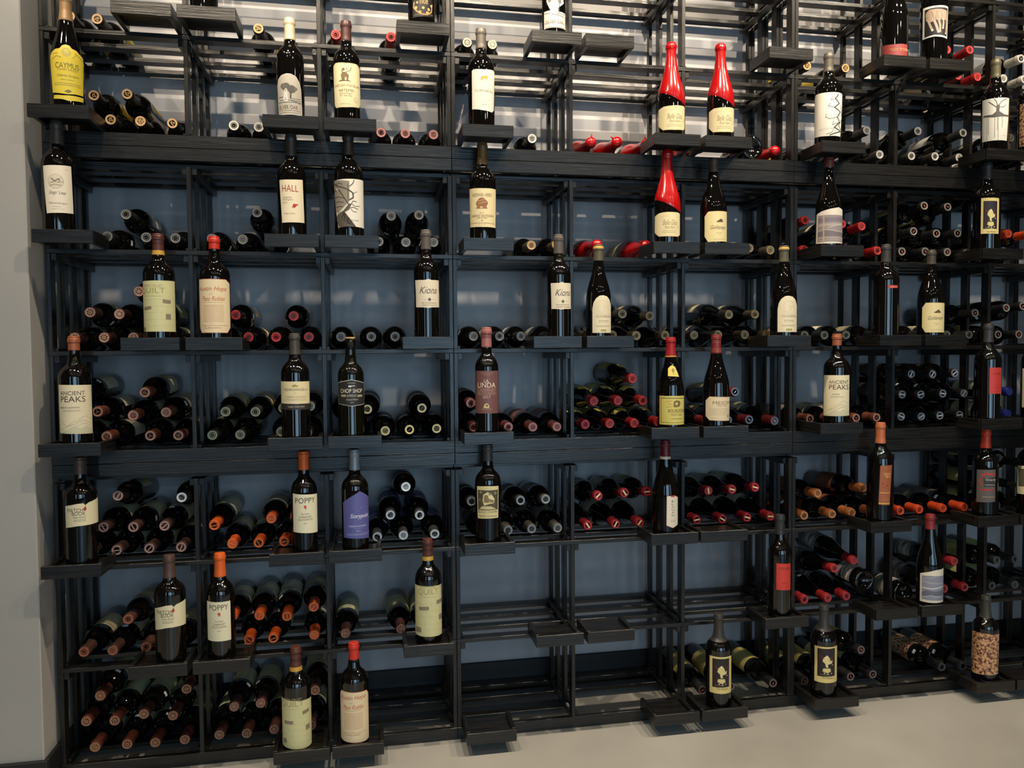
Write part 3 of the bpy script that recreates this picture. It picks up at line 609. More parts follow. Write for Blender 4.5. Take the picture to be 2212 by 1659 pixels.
{'row': 6, 'x': -0.3071, 'h': 0.3001, 'r': 0.038, 'shape': 'b', 'cap': (84, 52, 48), 'd': 'dark wine bottle with a cream stag label and maroon capsule', 'parts': [{'name': 'front_label', 'col': (232, 216, 170), 'pts': [[-0.03473, 0.04653], [-0.00122, 0.04602], [0.04039, 0.05114], [0.05334, 0.06236], [0.04777, 0.1655], [0.03333, 0.17281], [-0.00122, 0.17106], [-0.03473, 0.17374], [-0.04888, 0.16774], [-0.04551, 0.11154], [-0.04185, 0.05536]], 'items': [['G', [[-0.01273, 0.12055], [0.0039, 0.1208], [0.00699, 0.13633], [-0.00122, 0.14577], [-0.01165, 0.1458], [-0.01605, 0.136]], (122, 96, 66)], ['C', -0.00846, 0.15277, 0.00404, (128, 100, 70)], ['L', [[0.00083, 0.14588], [0.01118, 0.1511], [0.01376, 0.15864]], 0.0018, (110, 84, 58)], ['L', [[0.00185, 0.15203], [-0.0002, 0.15695]], 0.0018, (110, 84, 58)], ['L', [[-0.01383, 0.14594], [-0.00846, 0.1558]], 0.002, (110, 84, 58)], ['G', [[-0.02318, 0.11964], [0.01225, 0.11983], [0.00699, 0.12254], [-0.01835, 0.12306]], (104, 80, 56)], ['G', [[-0.0045, 0.12244], [1e-05, 0.12244], [1e-05, 0.13054], [-0.0045, 0.13054]], (225, 208, 165)], ['T', "STAG'S LEAP WINE CELLARS", 0.00099, 0.10841, 0.0788, 0.00689, (124, 104, 72), 0], ['T', 'ARTEMIS', -0.00156, 0.09411, 0.04324, 0.0073, (116, 96, 66), 0], ['T', 'Cabernet Sauvignon', -0.0026, 0.08555, 0.03623, 0.00487, (136, 116, 82), 0], ['T', '2017  Napa Valley', -0.00258, 0.07927, 0.03508, 0.00487, (136, 116, 82), 0], ['C', 0.02623, 0.07081, 0.00694, (206, 190, 150)], ['C', 0.02623, 0.07081, 0.00449, (226, 210, 166)], ['M', -0.01952, 0.01663, 0.05556, 0.05759, 1, (150, 130, 96)]], 'b': (150, 130, 92)}], 'capz': 0.2426},
{'row': 6, 'x': 0.084, 'h': 0.3057, 'r': 0.0392, 'shape': 'b', 'cap': (98, 90, 80), 'd': 'dark wine bottle with a white label of a small golden bull', 'parts': [{'name': 'front_label', 'col': (238, 228, 206), 'pts': [[-0.03596, 0.06298], [-0.00287, 0.05771], [0.02846, 0.05474], [0.03899, 0.06298], [0.049, 0.17779], [0.03899, 0.17934], [0.00115, 0.17499], [-0.02978, 0.17722], [-0.03596, 0.17358]], 'items': [['G', [[-0.00845, 0.14544], [-0.00606, 0.15313], [-0.00087, 0.15635], [0.01165, 0.15765], [0.01481, 0.15509], [0.0139, 0.15106], [0.01121, 0.14985], [0.01034, 0.14585], [0.00776, 0.14551], [0.00692, 0.14927], [-0.00127, 0.14861], [-0.00287, 0.14392], [-0.00526, 0.14388], [-0.00606, 0.14696]], (208, 170, 78)], ['M', -0.00924, 0.01481, 0.14266, 0.1442, 1, (216, 190, 120)], ['T', 'TURNBULL', 0.00418, 0.11398, 0.06179, 0.00657, (150, 136, 112), 0], ['M', -0.01205, 0.02219, 0.08673, 0.08905, 1, (205, 190, 160)], ['T', '2018', 0.00207, 0.07419, 0.01307, 0.00426, (160, 146, 120), 0]]}], 'capz': 0.2462},
{'row': 6, 'x': 0.6805, 'h': 0.301, 'r': 0.0415, 'shape': 'g', 'cap': ('wax',), 'd': 'red wax dipped wine bottle, left one of the pair on the upper right trays', 'parts': [{'name': 'front_label', 'col': (226, 208, 160), 'pts': [[-0.04191, 0.02895], [-0.00561, 0.02633], [0.02793, 0.02871], [0.04191, 0.03735], [0.04191, 0.10184], [0.02965, 0.10288], [-0.01377, 0.10058], [-0.03902, 0.10054], [-0.06363, 0.09541], [-0.06363, 0.04636]], 'items': [['T', 'Belle Glos', -0.0032, 0.06888, 0.05046, 0.01613, (138, 120, 84), 0.45], ['T', 'Pinot Noir', -0.00458, 0.05421, 0.03451, 0.00953, (146, 128, 90), 0.45], ['M', -0.02969, 0.01886, 0.03587, 0.04615, 2, (170, 152, 110)], ['L', [[-0.03446, 0.08635], [-0.03902, 0.07846], [-0.03012, 0.07234], [-0.02676, 0.08137], [-0.03446, 0.08929], [-0.00561, 0.08793]], 0.0005, (180, 160, 116)], ['L', [[0.01267, 0.06285], [0.03362, 0.05957], [0.01825, 0.05046], [0.00766, 0.05492]], 0.0005, (180, 160, 116)]], 'b': (198, 176, 122)}]},
{'row': 6, 'x': 0.8448, 'h': 0.3073, 'r': 0.0415, 'shape': 'g', 'cap': ('wax',), 'd': 'red wax dipped wine bottle, right one of the pair on the upper right trays', 'parts': [{'name': 'front_label', 'col': (226, 208, 160), 'pts': [[-0.04095, 0.02953], [-0.00651, 0.02719], [0.0265, 0.02921], [0.03942, 0.03759], [0.03942, 0.10351], [0.02824, 0.10503], [-0.01441, 0.10319], [-0.03831, 0.10285], [-0.0591, 0.0962], [-0.0591, 0.04611]], 'items': [['T', 'Belle Glos', -0.00391, 0.07072, 0.04901, 0.0165, (138, 120, 84), 0.45], ['T', 'Pinot Noir', -0.0054, 0.05572, 0.0335, 0.00975, (146, 128, 90), 0.45], ['M', -0.02961, 0.01745, 0.03696, 0.04747, 2, (170, 152, 110)], ['L', [[-0.03408, 0.08844], [-0.03831, 0.08026], [-0.03001, 0.07419], [-0.02683, 0.08347], [-0.03408, 0.09145], [-0.00651, 0.09021]], 0.0005, (180, 160, 116)], ['L', [[0.01135, 0.06435], [0.03229, 0.0607], [0.01686, 0.05159], [0.00643, 0.0563]], 0.0005, (180, 160, 116)]], 'b': (198, 176, 122)}]},
{'row': 6, 'x': 1.2195, 'h': 0.3049, 'r': 0.0415, 'shape': 'b', 'cap': (96, 88, 78), 'd': 'dark wine bottle with a white label drawn with a black vine', 'parts': [{'name': 'front_label', 'col': (236, 226, 208), 'pts': [[-0.07984, 0.03831], [-0.02864, 0.03265], [0.01994, 0.03113], [0.03085, 0.12268], [0.03428, 0.16878], [-0.02353, 0.17015], [-0.08171, 0.17413]], 'items': [['L', [[0.00963, 0.16363], [-0.00211, 0.14986], [0.01271, 0.13517], [-0.00501, 0.12202], [0.01795, 0.10921], [0.00541, 0.09151], [0.01522, 0.07659], [-0.00501, 0.05889], [0.01994, 0.0478], [-0.01841, 0.03526]], 0.0035, (70, 64, 62)], ['L', [[-0.00211, 0.14986], [-0.01582, 0.14478], [-0.01053, 0.16052]], 0.0014, (70, 64, 62)], ['L', [[-0.00501, 0.12202], [-0.02353, 0.12684], [-0.01582, 0.13677]], 0.0014, (80, 74, 70)], ['L', [[0.00541, 0.09151], [-0.01841, 0.08616], [-0.03122, 0.09317], [-0.02864, 0.10347]], 0.0014, (70, 64, 62)], ['L', [[0.01522, 0.07659], [-0.01053, 0.06697], [-0.00781, 0.0803]], 0.0014, (70, 64, 62)], ['L', [[-0.00501, 0.05889], [-0.0132, 0.04297], [-0.02864, 0.0391]], 0.0014, (70, 64, 62)], ['L', [[0.01994, 0.13102], [0.02898, 0.08994], [0.00963, 0.06513], [0.02898, 0.04685]], 0.002, (90, 84, 80)], ['T', 'S A T I V I S', -0.03205, 0.0556, 0.0377, 0.00322, (120, 112, 104), 0]]}], 'capz': 0.2458},
{'row': 6, 'x': 1.8418, 'h': 0.3236, 'r': 0.0415, 'shape': 'b', 'cap': (98, 90, 66), 'd': 'dark wine bottle with a white label of a dripping black tree', 'parts': [{'name': 'front_label', 'col': (232, 224, 206), 'pts': [[-0.07361, 0.04823], [-0.03315, 0.0462], [0.00941, 0.04322], [0.01566, 0.12161], [0.01966, 0.18489], [-0.02794, 0.18553], [-0.07573, 0.18867]], 'items': [['G', [[-0.07074, 0.13064], [-0.06572, 0.13516], [-0.0384, 0.13237], [-0.02794, 0.14088], [-0.02663, 0.16301], [-0.01727, 0.16193], [-0.01864, 0.14123], [-0.00224, 0.12944], [0.0145, 0.12889], [0.0145, 0.12292], [-0.0116, 0.12293], [-0.03315, 0.12238], [-0.05536, 0.12763]], (92, 84, 80)], ['L', [[-0.02267, 0.15058], [-0.03315, 0.16115], [-0.04937, 0.17692]], 0.003, (104, 96, 92)], ['L', [[-0.02267, 0.15653], [-0.02794, 0.17512], [-0.03315, 0.182]], 0.0025, (104, 96, 92)], ['L', [[-0.02134, 0.15935], [-0.0116, 0.17346], [0.00511, 0.18131]], 0.0025, (104, 96, 92)], ['L', [[-0.01999, 0.15326], [-0.0039, 0.15556], [0.00128, 0.16171]], 0.002, (104, 96, 92)], ['L', [[-0.04995, 0.12916], [-0.04937, 0.0675]], 0.0012, (60, 54, 52)], ['L', [[-0.05474, 0.13046], [-0.05412, 0.04762]], 0.0008, (60, 54, 52)], ['L', [[-0.03054, 0.12491], [-0.03107, 0.05633]], 0.001, (60, 54, 52)], ['L', [[-0.024, 0.12395], [-0.02373, 0.07921]], 0.001, (60, 54, 52)], ['L', [[-0.02134, 0.12364], [-0.02053, 0.04307]], 0.0008, (60, 54, 52)], ['L', [[-0.01013, 0.12289], [-0.00923, 0.08715]], 0.001, (60, 54, 52)], ['M', -0.00863, 0.00128, 0.05943, 0.06122, 1, (120, 112, 104)]]}], 'capz': 0.2622},
{'row': 6, 'x': 1.9879, 'h': 0.3247, 'r': 0.0415, 'shape': 'b', 'cap': (90, 80, 70), 'd': 'wine bottle with a brown cork-pattern label, cut off at upper right edge', 'parts': [{'name': 'front_label', 'col': 'cork', 'pts': [[-0.0747, 0.0399], [0.01092, 0.02899], [0.01092, 0.1709], [-0.0747, 0.18394]], 'items': []}]},
{'row': 5, 'x': -1.0778, 'h': 0.3105, 'r': 0.0396, 'shape': 'b', 'cap': (74, 66, 58), 'd': 'dark wine bottle with a tall white label and faint round engraving', 'parts': [{'name': 'front_label', 'col': (236, 220, 194), 'pts': [[-0.01758, 0.05608], [0.01654, 0.05813], [0.05317, 0.06041], [0.05112, 0.12476], [0.04894, 0.18696], [0.01163, 0.18379], [-0.02681, 0.18232], [-0.02305, 0.11831]], 'items': [['C', 0.00752, 0.1416, 0.01935, (196, 180, 154)], ['C', 0.00752, 0.1416, 0.01806, (222, 206, 178)], ['L', [[-0.00727, 0.13595], [0.00335, 0.13986], [0.01654, 0.13914], [0.02573, 0.14134]], 0.0025, (150, 136, 116)], ['L', [[-0.0027, 0.14886], [0.00503, 0.1418], [0.0149, 0.14819], [0.01654, 0.14284]], 0.003, (126, 112, 94)], ['L', [[-0.00727, 0.12951], [0.00503, 0.13259], [0.01983, 0.13124]], 0.003, (176, 160, 136)], ['T', "Stags' Leap", 0.01099, 0.11091, 0.04113, 0.01145, (132, 118, 100), 0.45], ['T', 'Cabernet Sauvignon', 0.0117, 0.08325, 0.04492, 0.00666, (150, 134, 112), 0.45], ['M', -0.00094, 0.01901, 0.07288, 0.07546, 1, (176, 160, 134)], ['M', -0.00359, 0.02487, 0.06726, 0.06948, 1, (176, 160, 134)], ['M', 0.03012, 0.03766, 0.17338, 0.17561, 1, (150, 136, 116)]]}], 'capz': 0.2467},
{'row': 5, 'x': -0.4659, 'h': 0.3001, 'r': 0.0397, 'shape': 'b', 'cap': (62, 56, 50), 'd': 'dark wine bottle with white label, red lettering and a red hare mark', 'parts': [{'name': 'front_label', 'col': (236, 218, 182), 'pts': [[-0.02659, 0.0458], [0.00528, 0.04642], [0.04206, 0.04817], [0.03724, 0.16843], [0.0016, 0.16535], [-0.03512, 0.166]], 'items': [['T', 'HALL', -0.00138, 0.14143, 0.0455, 0.01827, (168, 56, 42), 0], ['T', 'Cabernet', -0.0094, 0.11677, 0.02569, 0.00597, (160, 148, 124), 0], ['T', 'Sauvignon', -0.00819, 0.10967, 0.02952, 0.00672, (160, 148, 124), 0], ['T', '2018', -0.0164, 0.10172, 0.01263, 0.00485, (160, 148, 124), 0], ['G', [[0.00252, 0.08668], [0.00898, 0.093], [0.0075, 0.09851], [0.01274, 0.09797], [0.01954, 0.09771], [0.02055, 0.09596], [0.01658, 0.09402], [0.01369, 0.09057], [0.00806, 0.08547], [0.0075, 0.08954]], (186, 48, 34)], ['T', 'Napa Valley', -0.00355, 0.07104, 0.03068, 0.00598, (160, 148, 124), 0]]}], 'capz': 0.2381},
{'row': 5, 'x': -0.3065, 'h': 0.3097, 'r': 0.0415, 'shape': 'b', 'cap': (62, 50, 44), 'd': 'dark wine bottle with a white label half covered by a gnarled tree', 'parts': [{'name': 'front_label', 'col': (234, 222, 202), 'pts': [[-0.03344, 0.03554], [-0.00699, 0.03787], [0.02037, 0.03821], [0.05889, 0.03788], [0.05889, 0.17556], [0.01219, 0.17288], [-0.0282, 0.17139], [-0.05709, 0.17046]], 'items': [['G', [[-0.05709, 0.17244], [0.00255, 0.16653], [0.00255, 0.10989], [-0.03207, 0.07337], [-0.04312, 0.08425]], (140, 130, 112)], ['L', [[-0.05709, 0.16478], [-0.03344, 0.15312], [-0.0149, 0.14768], [0.00255, 0.14011], [0.01219, 0.13319], [0.01318, 0.12004], [0.00255, 0.11367]], 0.004, (78, 68, 58)], ['L', [[-0.05306, 0.14113], [-0.0282, 0.14114], [-0.01907, 0.12903], [-0.00893, 0.11352], [-0.00125, 0.10222], [0.00636, 0.10062]], 0.003, (70, 60, 52)], ['L', [[-0.05306, 0.12206], [-0.0282, 0.12223], [-0.01288, 0.1174]], 0.002, (60, 52, 46)], ['L', [[-0.05306, 0.10298], [-0.03074, 0.10924], [-0.0149, 0.10614]], 0.0018, (60, 52, 46)], ['L', [[-0.04312, 0.09376], [-0.0282, 0.09572], [-0.01288, 0.09283]], 0.0018, (60, 52, 46)], ['L', [[0.0162, 0.16952], [0.01219, 0.15966], [0.00255, 0.15144]], 0.0025, (78, 68, 58)], ['L', [[0.01318, 0.1295], [0.01826, 0.1357], [0.02477, 0.13748]], 0.0012, (70, 60, 52)], ['L', [[0.00636, 0.10062], [0.01219, 0.11049], [0.02253, 0.10967]], 0.0018, (70, 60, 52)], ['L', [[0.00829, 0.10263], [0.01826, 0.0959], [0.03335, 0.09787]], 0.0014, (70, 60, 52)], ['L', [[0.00065, 0.08904], [0.01219, 0.09345], [0.02708, 0.08841]], 0.0016, (70, 60, 52)], ['L', [[0.00636, 0.08738], [0.01219, 0.08114], [0.02253, 0.08024]], 0.0012, (70, 60, 52)], ['G', [[0.00065, 0.10227], [0.00636, 0.09873], [0.00065, 0.08526], [-0.02347, 0.07259], [-0.02123, 0.06108], [-0.00699, 0.04734], [0.02037, 0.03821], [-0.03074, 0.03718], [-0.03953, 0.05904], [-0.03634, 0.07195], [-0.0149, 0.08345]], (90, 80, 68)], ['L', [[-0.03207, 0.07527], [-0.00507, 0.10028]], 0.0025, (205, 195, 172)], ['L', [[-0.03953, 0.14641], [-0.03344, 0.13987]], 0.003, (225, 215, 196)], ['L', [[-0.00125, 0.15885], [-0.00163, 0.10977]], 0.0012, (60, 52, 46)], ['L', [[-0.03953, 0.15779], [-0.0282, 0.16194], [-0.01696, 0.15722]], 0.0016, (60, 52, 46)], ['T', 'SENTINEL', 0.01602, 0.05616, 0.02694, 0.00285, (120, 110, 98), 0]]}], 'capz': 0.2475},
{'row': 5, 'x': 0.0851, 'h': 0.2996, 'r': 0.0394, 'shape': 'b', 'cap': (112, 82, 44), 'd': 'dark wine bottle with a cream label of a brown oak, tan capsule', 'parts': [{'name': 'front_label', 'col': (228, 208, 158), 'pts': [[-0.05462, 0.04769], [-0.00618, 0.04577], [0.04158, 0.0461], [0.04926, 0.16058], [-0.00618, 0.15856], [-0.06092, 0.16154]], 'items': [['T', 'FREEMARK ABBEY', -0.00802, 0.13979, 0.06278, 0.00975, (136, 110, 80), 0], ['C', -0.00868, 0.11786, 0.01366, (146, 96, 62)], ['C', -0.0176, 0.11452, 0.00879, (150, 100, 66)], ['C', 0.0001, 0.11547, 0.00928, (146, 96, 62)], ['L', [[-0.01891, 0.12193], [0.00137, 0.1265]], 0.001, (220, 196, 150)], ['L', [[-0.01891, 0.1146], [0.00394, 0.11928]], 0.001, (220, 196, 150)], ['G', [[-0.02574, 0.09998], [0.00787, 0.09946], [0.00523, 0.10713], [-0.02295, 0.10757]], (156, 104, 70)], ['G', [[-0.01322, 0.10079], [-0.00668, 0.10079], [-0.00668, 0.10568], [-0.01322, 0.10568]], (214, 188, 142)], ['T', '2015', -0.00872, 0.08734, 0.01259, 0.00342, (160, 134, 98), 0], ['T', 'CABERNET SAUVIGNON', -0.00842, 0.07926, 0.07452, 0.00684, (150, 120, 84), 0], ['T', 'NAPA VALLEY', -0.00892, 0.07268, 0.03224, 0.0044, (150, 120, 84), 0], ['C', -0.00868, 0.06535, 0.0022, (170, 146, 110)], ['L', [[-0.04949, 0.05877], [0.03674, 0.057]], 0.001, (170, 146, 110)], ['M', -0.02024, 0.00265, 0.0519, 0.05337, 1, (160, 136, 100)]]}], 'capz': 0.2353},
{'row': 5, 'x': 0.6674, 'h': 0.2996, 'r': 0.0405, 'shape': 'g', 'cap': ('wax',), 'd': 'red wax dipped wine bottle standing beneath the other two, one row lower', 'parts': [{'name': 'front_label', 'col': (226, 208, 160), 'pts': [[-0.04184, 0.03067], [-0.00739, 0.02984], [0.02209, 0.0297], [0.03542, 0.03643], [0.03542, 0.10142], [0.0234, 0.10423], [-0.01503, 0.10484], [-0.03907, 0.1033], [-0.06303, 0.09514], [-0.06303, 0.04559]], 'items': [['T', 'Belle Glos', -0.00578, 0.07282, 0.04628, 0.0163, (138, 120, 84), 0.45], ['T', 'Pinot Noir', -0.00668, 0.05801, 0.03196, 0.00963, (146, 128, 90), 0.45], ['M', -0.03013, 0.01469, 0.0395, 0.04987, 2, (170, 152, 110)], ['L', [[-0.03469, 0.08938], [-0.03907, 0.08098], [-0.03054, 0.07556], [-0.02733, 0.08491], [-0.03469, 0.09235], [-0.00739, 0.09207]], 0.0005, (180, 160, 116)], ['L', [[0.0093, 0.06585], [0.0262, 0.05992], [0.01417, 0.05282], [0.00481, 0.05821]], 0.0005, (180, 160, 116)]], 'b': (198, 176, 122)}]},
{'row': 5, 'x': 0.8223, 'h': 0.2826, 'r': 0.0415, 'shape': 'g', 'cap': (72, 64, 52), 'd': 'slim-necked wine bottle with a cream duck label, beside the lower wax-dipped bottle', 'parts': [{'name': 'front_label', 'col': (228, 208, 150), 'pts': [[-0.0344, 0.01599], [0.03821, 0.01759], [0.03821, 0.11204], [-0.0344, 0.11082], [-0.04689, 0.09652], [-0.04689, 0.03432]], 'items': [['G', [[-0.00986, 0.07922], [-0.00286, 0.082], [0.00465, 0.08782], [0.00958, 0.08621], [0.00625, 0.08041], [0.01502, 0.07817], [-0.00429, 0.07638]], (94, 76, 50)], ['T', 'Goldeneye', -0.00081, 0.05954, 0.05179, 0.01591, (96, 82, 62), 0.4], ['M', -0.01054, 0.01222, 0.04321, 0.04602, 1, (150, 134, 98)], ['M', -0.00286, 0.00625, 0.03857, 0.04138, 1, (150, 134, 98)], ['M', -0.01728, 0.02253, 0.0226, 0.02542, 1, (150, 134, 98)]], 'b': (190, 168, 110)}], 'capz': 0.2385},
{'row': 5, 'x': 1.2242, 'h': 0.2995, 'r': 0.0415, 'shape': 'g', 'cap': (112, 56, 46), 'd': 'sloping wine bottle with a pale torn-edge label painted with a hazy landscape', 'parts': [{'name': 'front_label', 'col': (226, 212, 192), 'pts': [[-0.07119, 0.02211], [-0.02173, 0.01848], [0.03422, 0.01948], [0.03422, 0.12756], [0.00963, 0.13399], [-0.02173, 0.12869], [-0.04836, 0.12246], [-0.06684, 0.11618]], 'items': [['G', [[-0.06028, 0.02599], [0.03054, 0.02359], [0.03422, 0.10868], [-0.01664, 0.10975], [-0.05911, 0.11079]], (150, 136, 134)], ['G', [[-0.05836, 0.08856], [0.03054, 0.08856], [0.03054, 0.10189], [-0.05836, 0.10189]], (128, 116, 124)], ['G', [[-0.05836, 0.07522], [0.03054, 0.07522], [0.03054, 0.08322], [-0.05836, 0.08322]], (176, 160, 150)], ['G', [[-0.06028, 0.05705], [-0.03447, 0.06173], [-0.00601, 0.05752], [0.03272, 0.05206], [0.03272, 0.04131], [-0.06028, 0.04355]], (120, 108, 112)], ['L', [[-0.05836, 0.06081], [-0.03447, 0.06441], [-0.00317, 0.05887], [0.03054, 0.05583]], 0.0018, (196, 180, 166)], ['L', [[-0.05836, 0.03787], [-0.02173, 0.03799], [0.03054, 0.03568]], 0.0018, (190, 174, 160)], ['L', [[-0.02678, 0.06905], [0.02314, 0.08313]], 0.002, (200, 186, 170)], ['G', [[-0.04033, 0.02329], [-0.03657, 0.02329], [-0.03657, 0.11168], [-0.04033, 0.11168]], (206, 168, 110)], ['L', [[-0.05836, 0.02978], [0.03054, 0.03031]], 0.0016, (190, 174, 160)]]}], 'capz': 0.2682},
{'row': 5, 'x': 1.8156, 'h': 0.3066, 'r': 0.0415, 'shape': 'b', 'cap': (58, 54, 52), 'd': 'dark wine bottle with a yellow-framed figure label, between two stacks at right', 'parts': [{'name': 'front_label', 'col': (226, 202, 130), 'pts': [[-0.04719, 0.06374], [0.01014, 0.06121], [0.01014, 0.17991], [-0.04719, 0.18308]], 'items': [['G', [[-0.04027, 0.07959], [0.00212, 0.0775], [0.00212, 0.16998], [-0.04027, 0.17247]], (40, 30, 30)], ['G', [[-0.03666, 0.15177], [-0.02396, 0.13265], [-0.02549, 0.12328], [-0.03564, 0.1457]], (96, 30, 28)], ['G', [[-0.01501, 0.13213], [-0.00134, 0.1462], [-0.00134, 0.14146], [-0.01501, 0.12501]], (96, 30, 28)], ['G', [[-0.02549, 0.13752], [-0.01876, 0.14416], [-0.0128, 0.13679], [-0.01609, 0.1298], [-0.00762, 0.12484], [-0.00457, 0.12957], [-0.00581, 0.11772], [-0.01609, 0.1132], [-0.01501, 0.10367], [-0.02033, 0.10393], [-0.02138, 0.11586], [-0.02854, 0.12593]], (226, 206, 140)], ['G', [[-0.02651, 0.10199], [-0.01054, 0.10117], [-0.00822, 0.09164], [-0.01609, 0.08473], [-0.02854, 0.09266]], (222, 200, 134)], ['C', -0.01823, 0.13939, 0.00415, (234, 216, 160)], ['C', -0.02396, 0.08516, 0.00214, (222, 200, 134)], ['C', -0.01609, 0.08116, 0.00214, (222, 200, 134)], ['C', -0.00762, 0.08452, 0.00189, (222, 200, 134)], ['L', [[-0.03411, 0.08367], [-0.01054, 0.07981]], 0.0008, (180, 160, 110)], ['C', -0.00457, 0.11298, 0.00189, (214, 192, 130)], ['T', 'The Prisoner', -0.0152, 0.06869, 0.02771, 0.00593, (120, 100, 60), 0.4]]}], 'capz': 0.2499},
{'row': 4, 'x': -0.8278, 'h': 0.2995, 'r': 0.0415, 'shape': 'b', 'cap': ('quilt',), 'd': 'wine bottle with a pale green patchwork label, beside the reddish cream label', 'parts': [{'name': 'front_label', 'col': (212, 204, 150), 'pts': [[-0.04572, 0.02767], [0.0614, 0.02791], [0.0614, 0.1684], [-0.04572, 0.16627]], 'items': [['T', 'QUILT', -0.01154, 0.13908, 0.07268, 0.01786, (170, 152, 88), 0], ['T', 'NAPA VALLEY', -0.00915, 0.1535, 0.0579, 0.00686, (176, 160, 110), 0], ['M', -0.03366, 0.01776, 0.12397, 0.12672, 1, (180, 166, 116)], ['G', [[0.01738, 0.10644], [0.03981, 0.10448], [0.04066, 0.11413], [0.01823, 0.11609]], (140, 124, 104)], ['G', [[-0.0374, 0.086], [-0.01104, 0.0897], [-0.01219, 0.09789], [-0.03855, 0.09419]], (140, 124, 104)], ['G', [[0.0248, 0.06122], [0.03974, 0.06122], [0.03974, 0.07649], [0.0248, 0.07649]], (140, 124, 104)], ['G', [[-0.04572, 0.02885], [-0.03287, 0.02885], [-0.03287, 0.03994], [-0.04572, 0.03994]], (140, 124, 104)], ['L', [[-0.04021, 0.11613], [0.05714, 0.1176]], 0.0004, (196, 188, 138)], ['L', [[-0.04021, 0.09677], [0.05714, 0.09798]], 0.0004, (196, 188, 138)], ['L', [[-0.04021, 0.08016], [0.05714, 0.08115]], 0.0004, (196, 188, 138)], ['L', [[-0.04021, 0.06078], [0.05714, 0.0615]], 0.0004, (196, 188, 138)], ['L', [[-0.04021, 0.04415], [0.05714, 0.04465]], 0.0004, (196, 188, 138)], ['L', [[-0.01149, 0.1151], [-0.01058, 0.09721]], 0.0004, (196, 188, 138)], ['L', [[0.01735, 0.11538], [0.01817, 0.09747]], 0.0004, (196, 188, 138)], ['L', [[0.00132, 0.09717], [0.00214, 0.07928]], 0.0004, (196, 188, 138)], ['L', [[0.03005, 0.0979], [0.03096, 0.07992]], 0.0004, (196, 188, 138)], ['L', [[-0.01623, 0.07941], [-0.01525, 0.06149]], 0.0004, (196, 188, 138)], ['L', [[0.01333, 0.07941], [0.01413, 0.06149]], 0.0004, (196, 188, 138)], ['L', [[-0.00279, 0.06137], [-0.00196, 0.04346]], 0.0004, (196, 188, 138)], ['L', [[0.0347, 0.06201], [0.03568, 0.04396]], 0.0004, (196, 188, 138)]]}], 'capz': 0.2405},
{'row': 4, 'x': -0.68, 'h': 0.2947, 'r': 0.0415, 'shape': 'b', 'cap': (206, 52, 36), 'd': 'wine bottle with bright red capsule and cream cut-corner label, four rows above floor', 'parts': [{'name': 'front_label', 'col': (236, 212, 170), 'pts': [[-0.03734, 0.02379], [0.04074, 0.02369], [0.05487, 0.03913], [0.05487, 0.16265], [0.03852, 0.1732], [-0.05043, 0.17348], [-0.05043, 0.03909]], 'items': [['T', 'Austin Hope', -0.00176, 0.14472, 0.08274, 0.01626, (190, 84, 48), 0.35], ['T', '2017', -0.00411, 0.13065, 0.01071, 0.00369, (190, 130, 96), 0], ['T', 'Paso Robles', 0.00164, 0.11885, 0.0635, 0.01258, (196, 100, 60), 0.4], ['M', -0.03011, 0.02427, 0.10699, 0.10995, 1, (196, 120, 84)], ['M', -0.02765, 0.0296, 0.05368, 0.10257, 12, (206, 150, 116)], ['M', -0.00819, 0.00323, 0.04908, 0.05086, 1, (206, 150, 116)], ['T', 'Produced by Austin Hope Winery', 0.00466, 0.04405, 0.07215, 0.00445, (196, 130, 94), 0.35], ['T', 'Paso Robles California', -0.0023, 0.03811, 0.04719, 0.00444, (196, 130, 94), 0.35]], 'b': (206, 120, 90)}], 'capz': 0.2592},
{'row': 4, 'x': -0.0859, 'h': 0.3256, 'r': 0.037, 'shape': 'b', 'cap': (92, 84, 78), 'd': 'tall wine bottle with a small cream script label beside the double post', 'parts': [{'name': 'front_label', 'col': (228, 212, 184), 'pts': [[-0.03772, 0.0976], [-0.01108, 0.09671], [0.00263, 0.095], [0.01335, 0.09684], [0.04718, 0.09835], [0.04235, 0.13836], [0.04718, 0.17737], [0.01335, 0.17656], [0.00263, 0.17955], [-0.00763, 0.17621], [-0.04145, 0.17703], [-0.0389, 0.13769]], 'items': [['T', 'Kiona', 0.00367, 0.14725, 0.05466, 0.01989, (96, 84, 76), 0.4], ['M', -0.00319, 0.02265, 0.1366, 0.13826, 1, (160, 146, 124)], ['C', 0.0061, 0.11994, 0.00457, (110, 84, 88)], ['M', -0.01108, -0.00148, 0.11822, 0.11988, 1, (120, 112, 104)], ['M', 0.01487, 0.02492, 0.11867, 0.12033, 1, (120, 112, 104)], ['T', 'RED MOUNTAIN AVA', 0.00656, 0.10996, 0.04669, 0.00415, (150, 134, 112), 0], ['T', 'CABERNET SAUVIGNON', 0.00694, 0.10332, 0.0504, 0.00373, (150, 134, 112), 0]]}], 'capz': 0.2686},
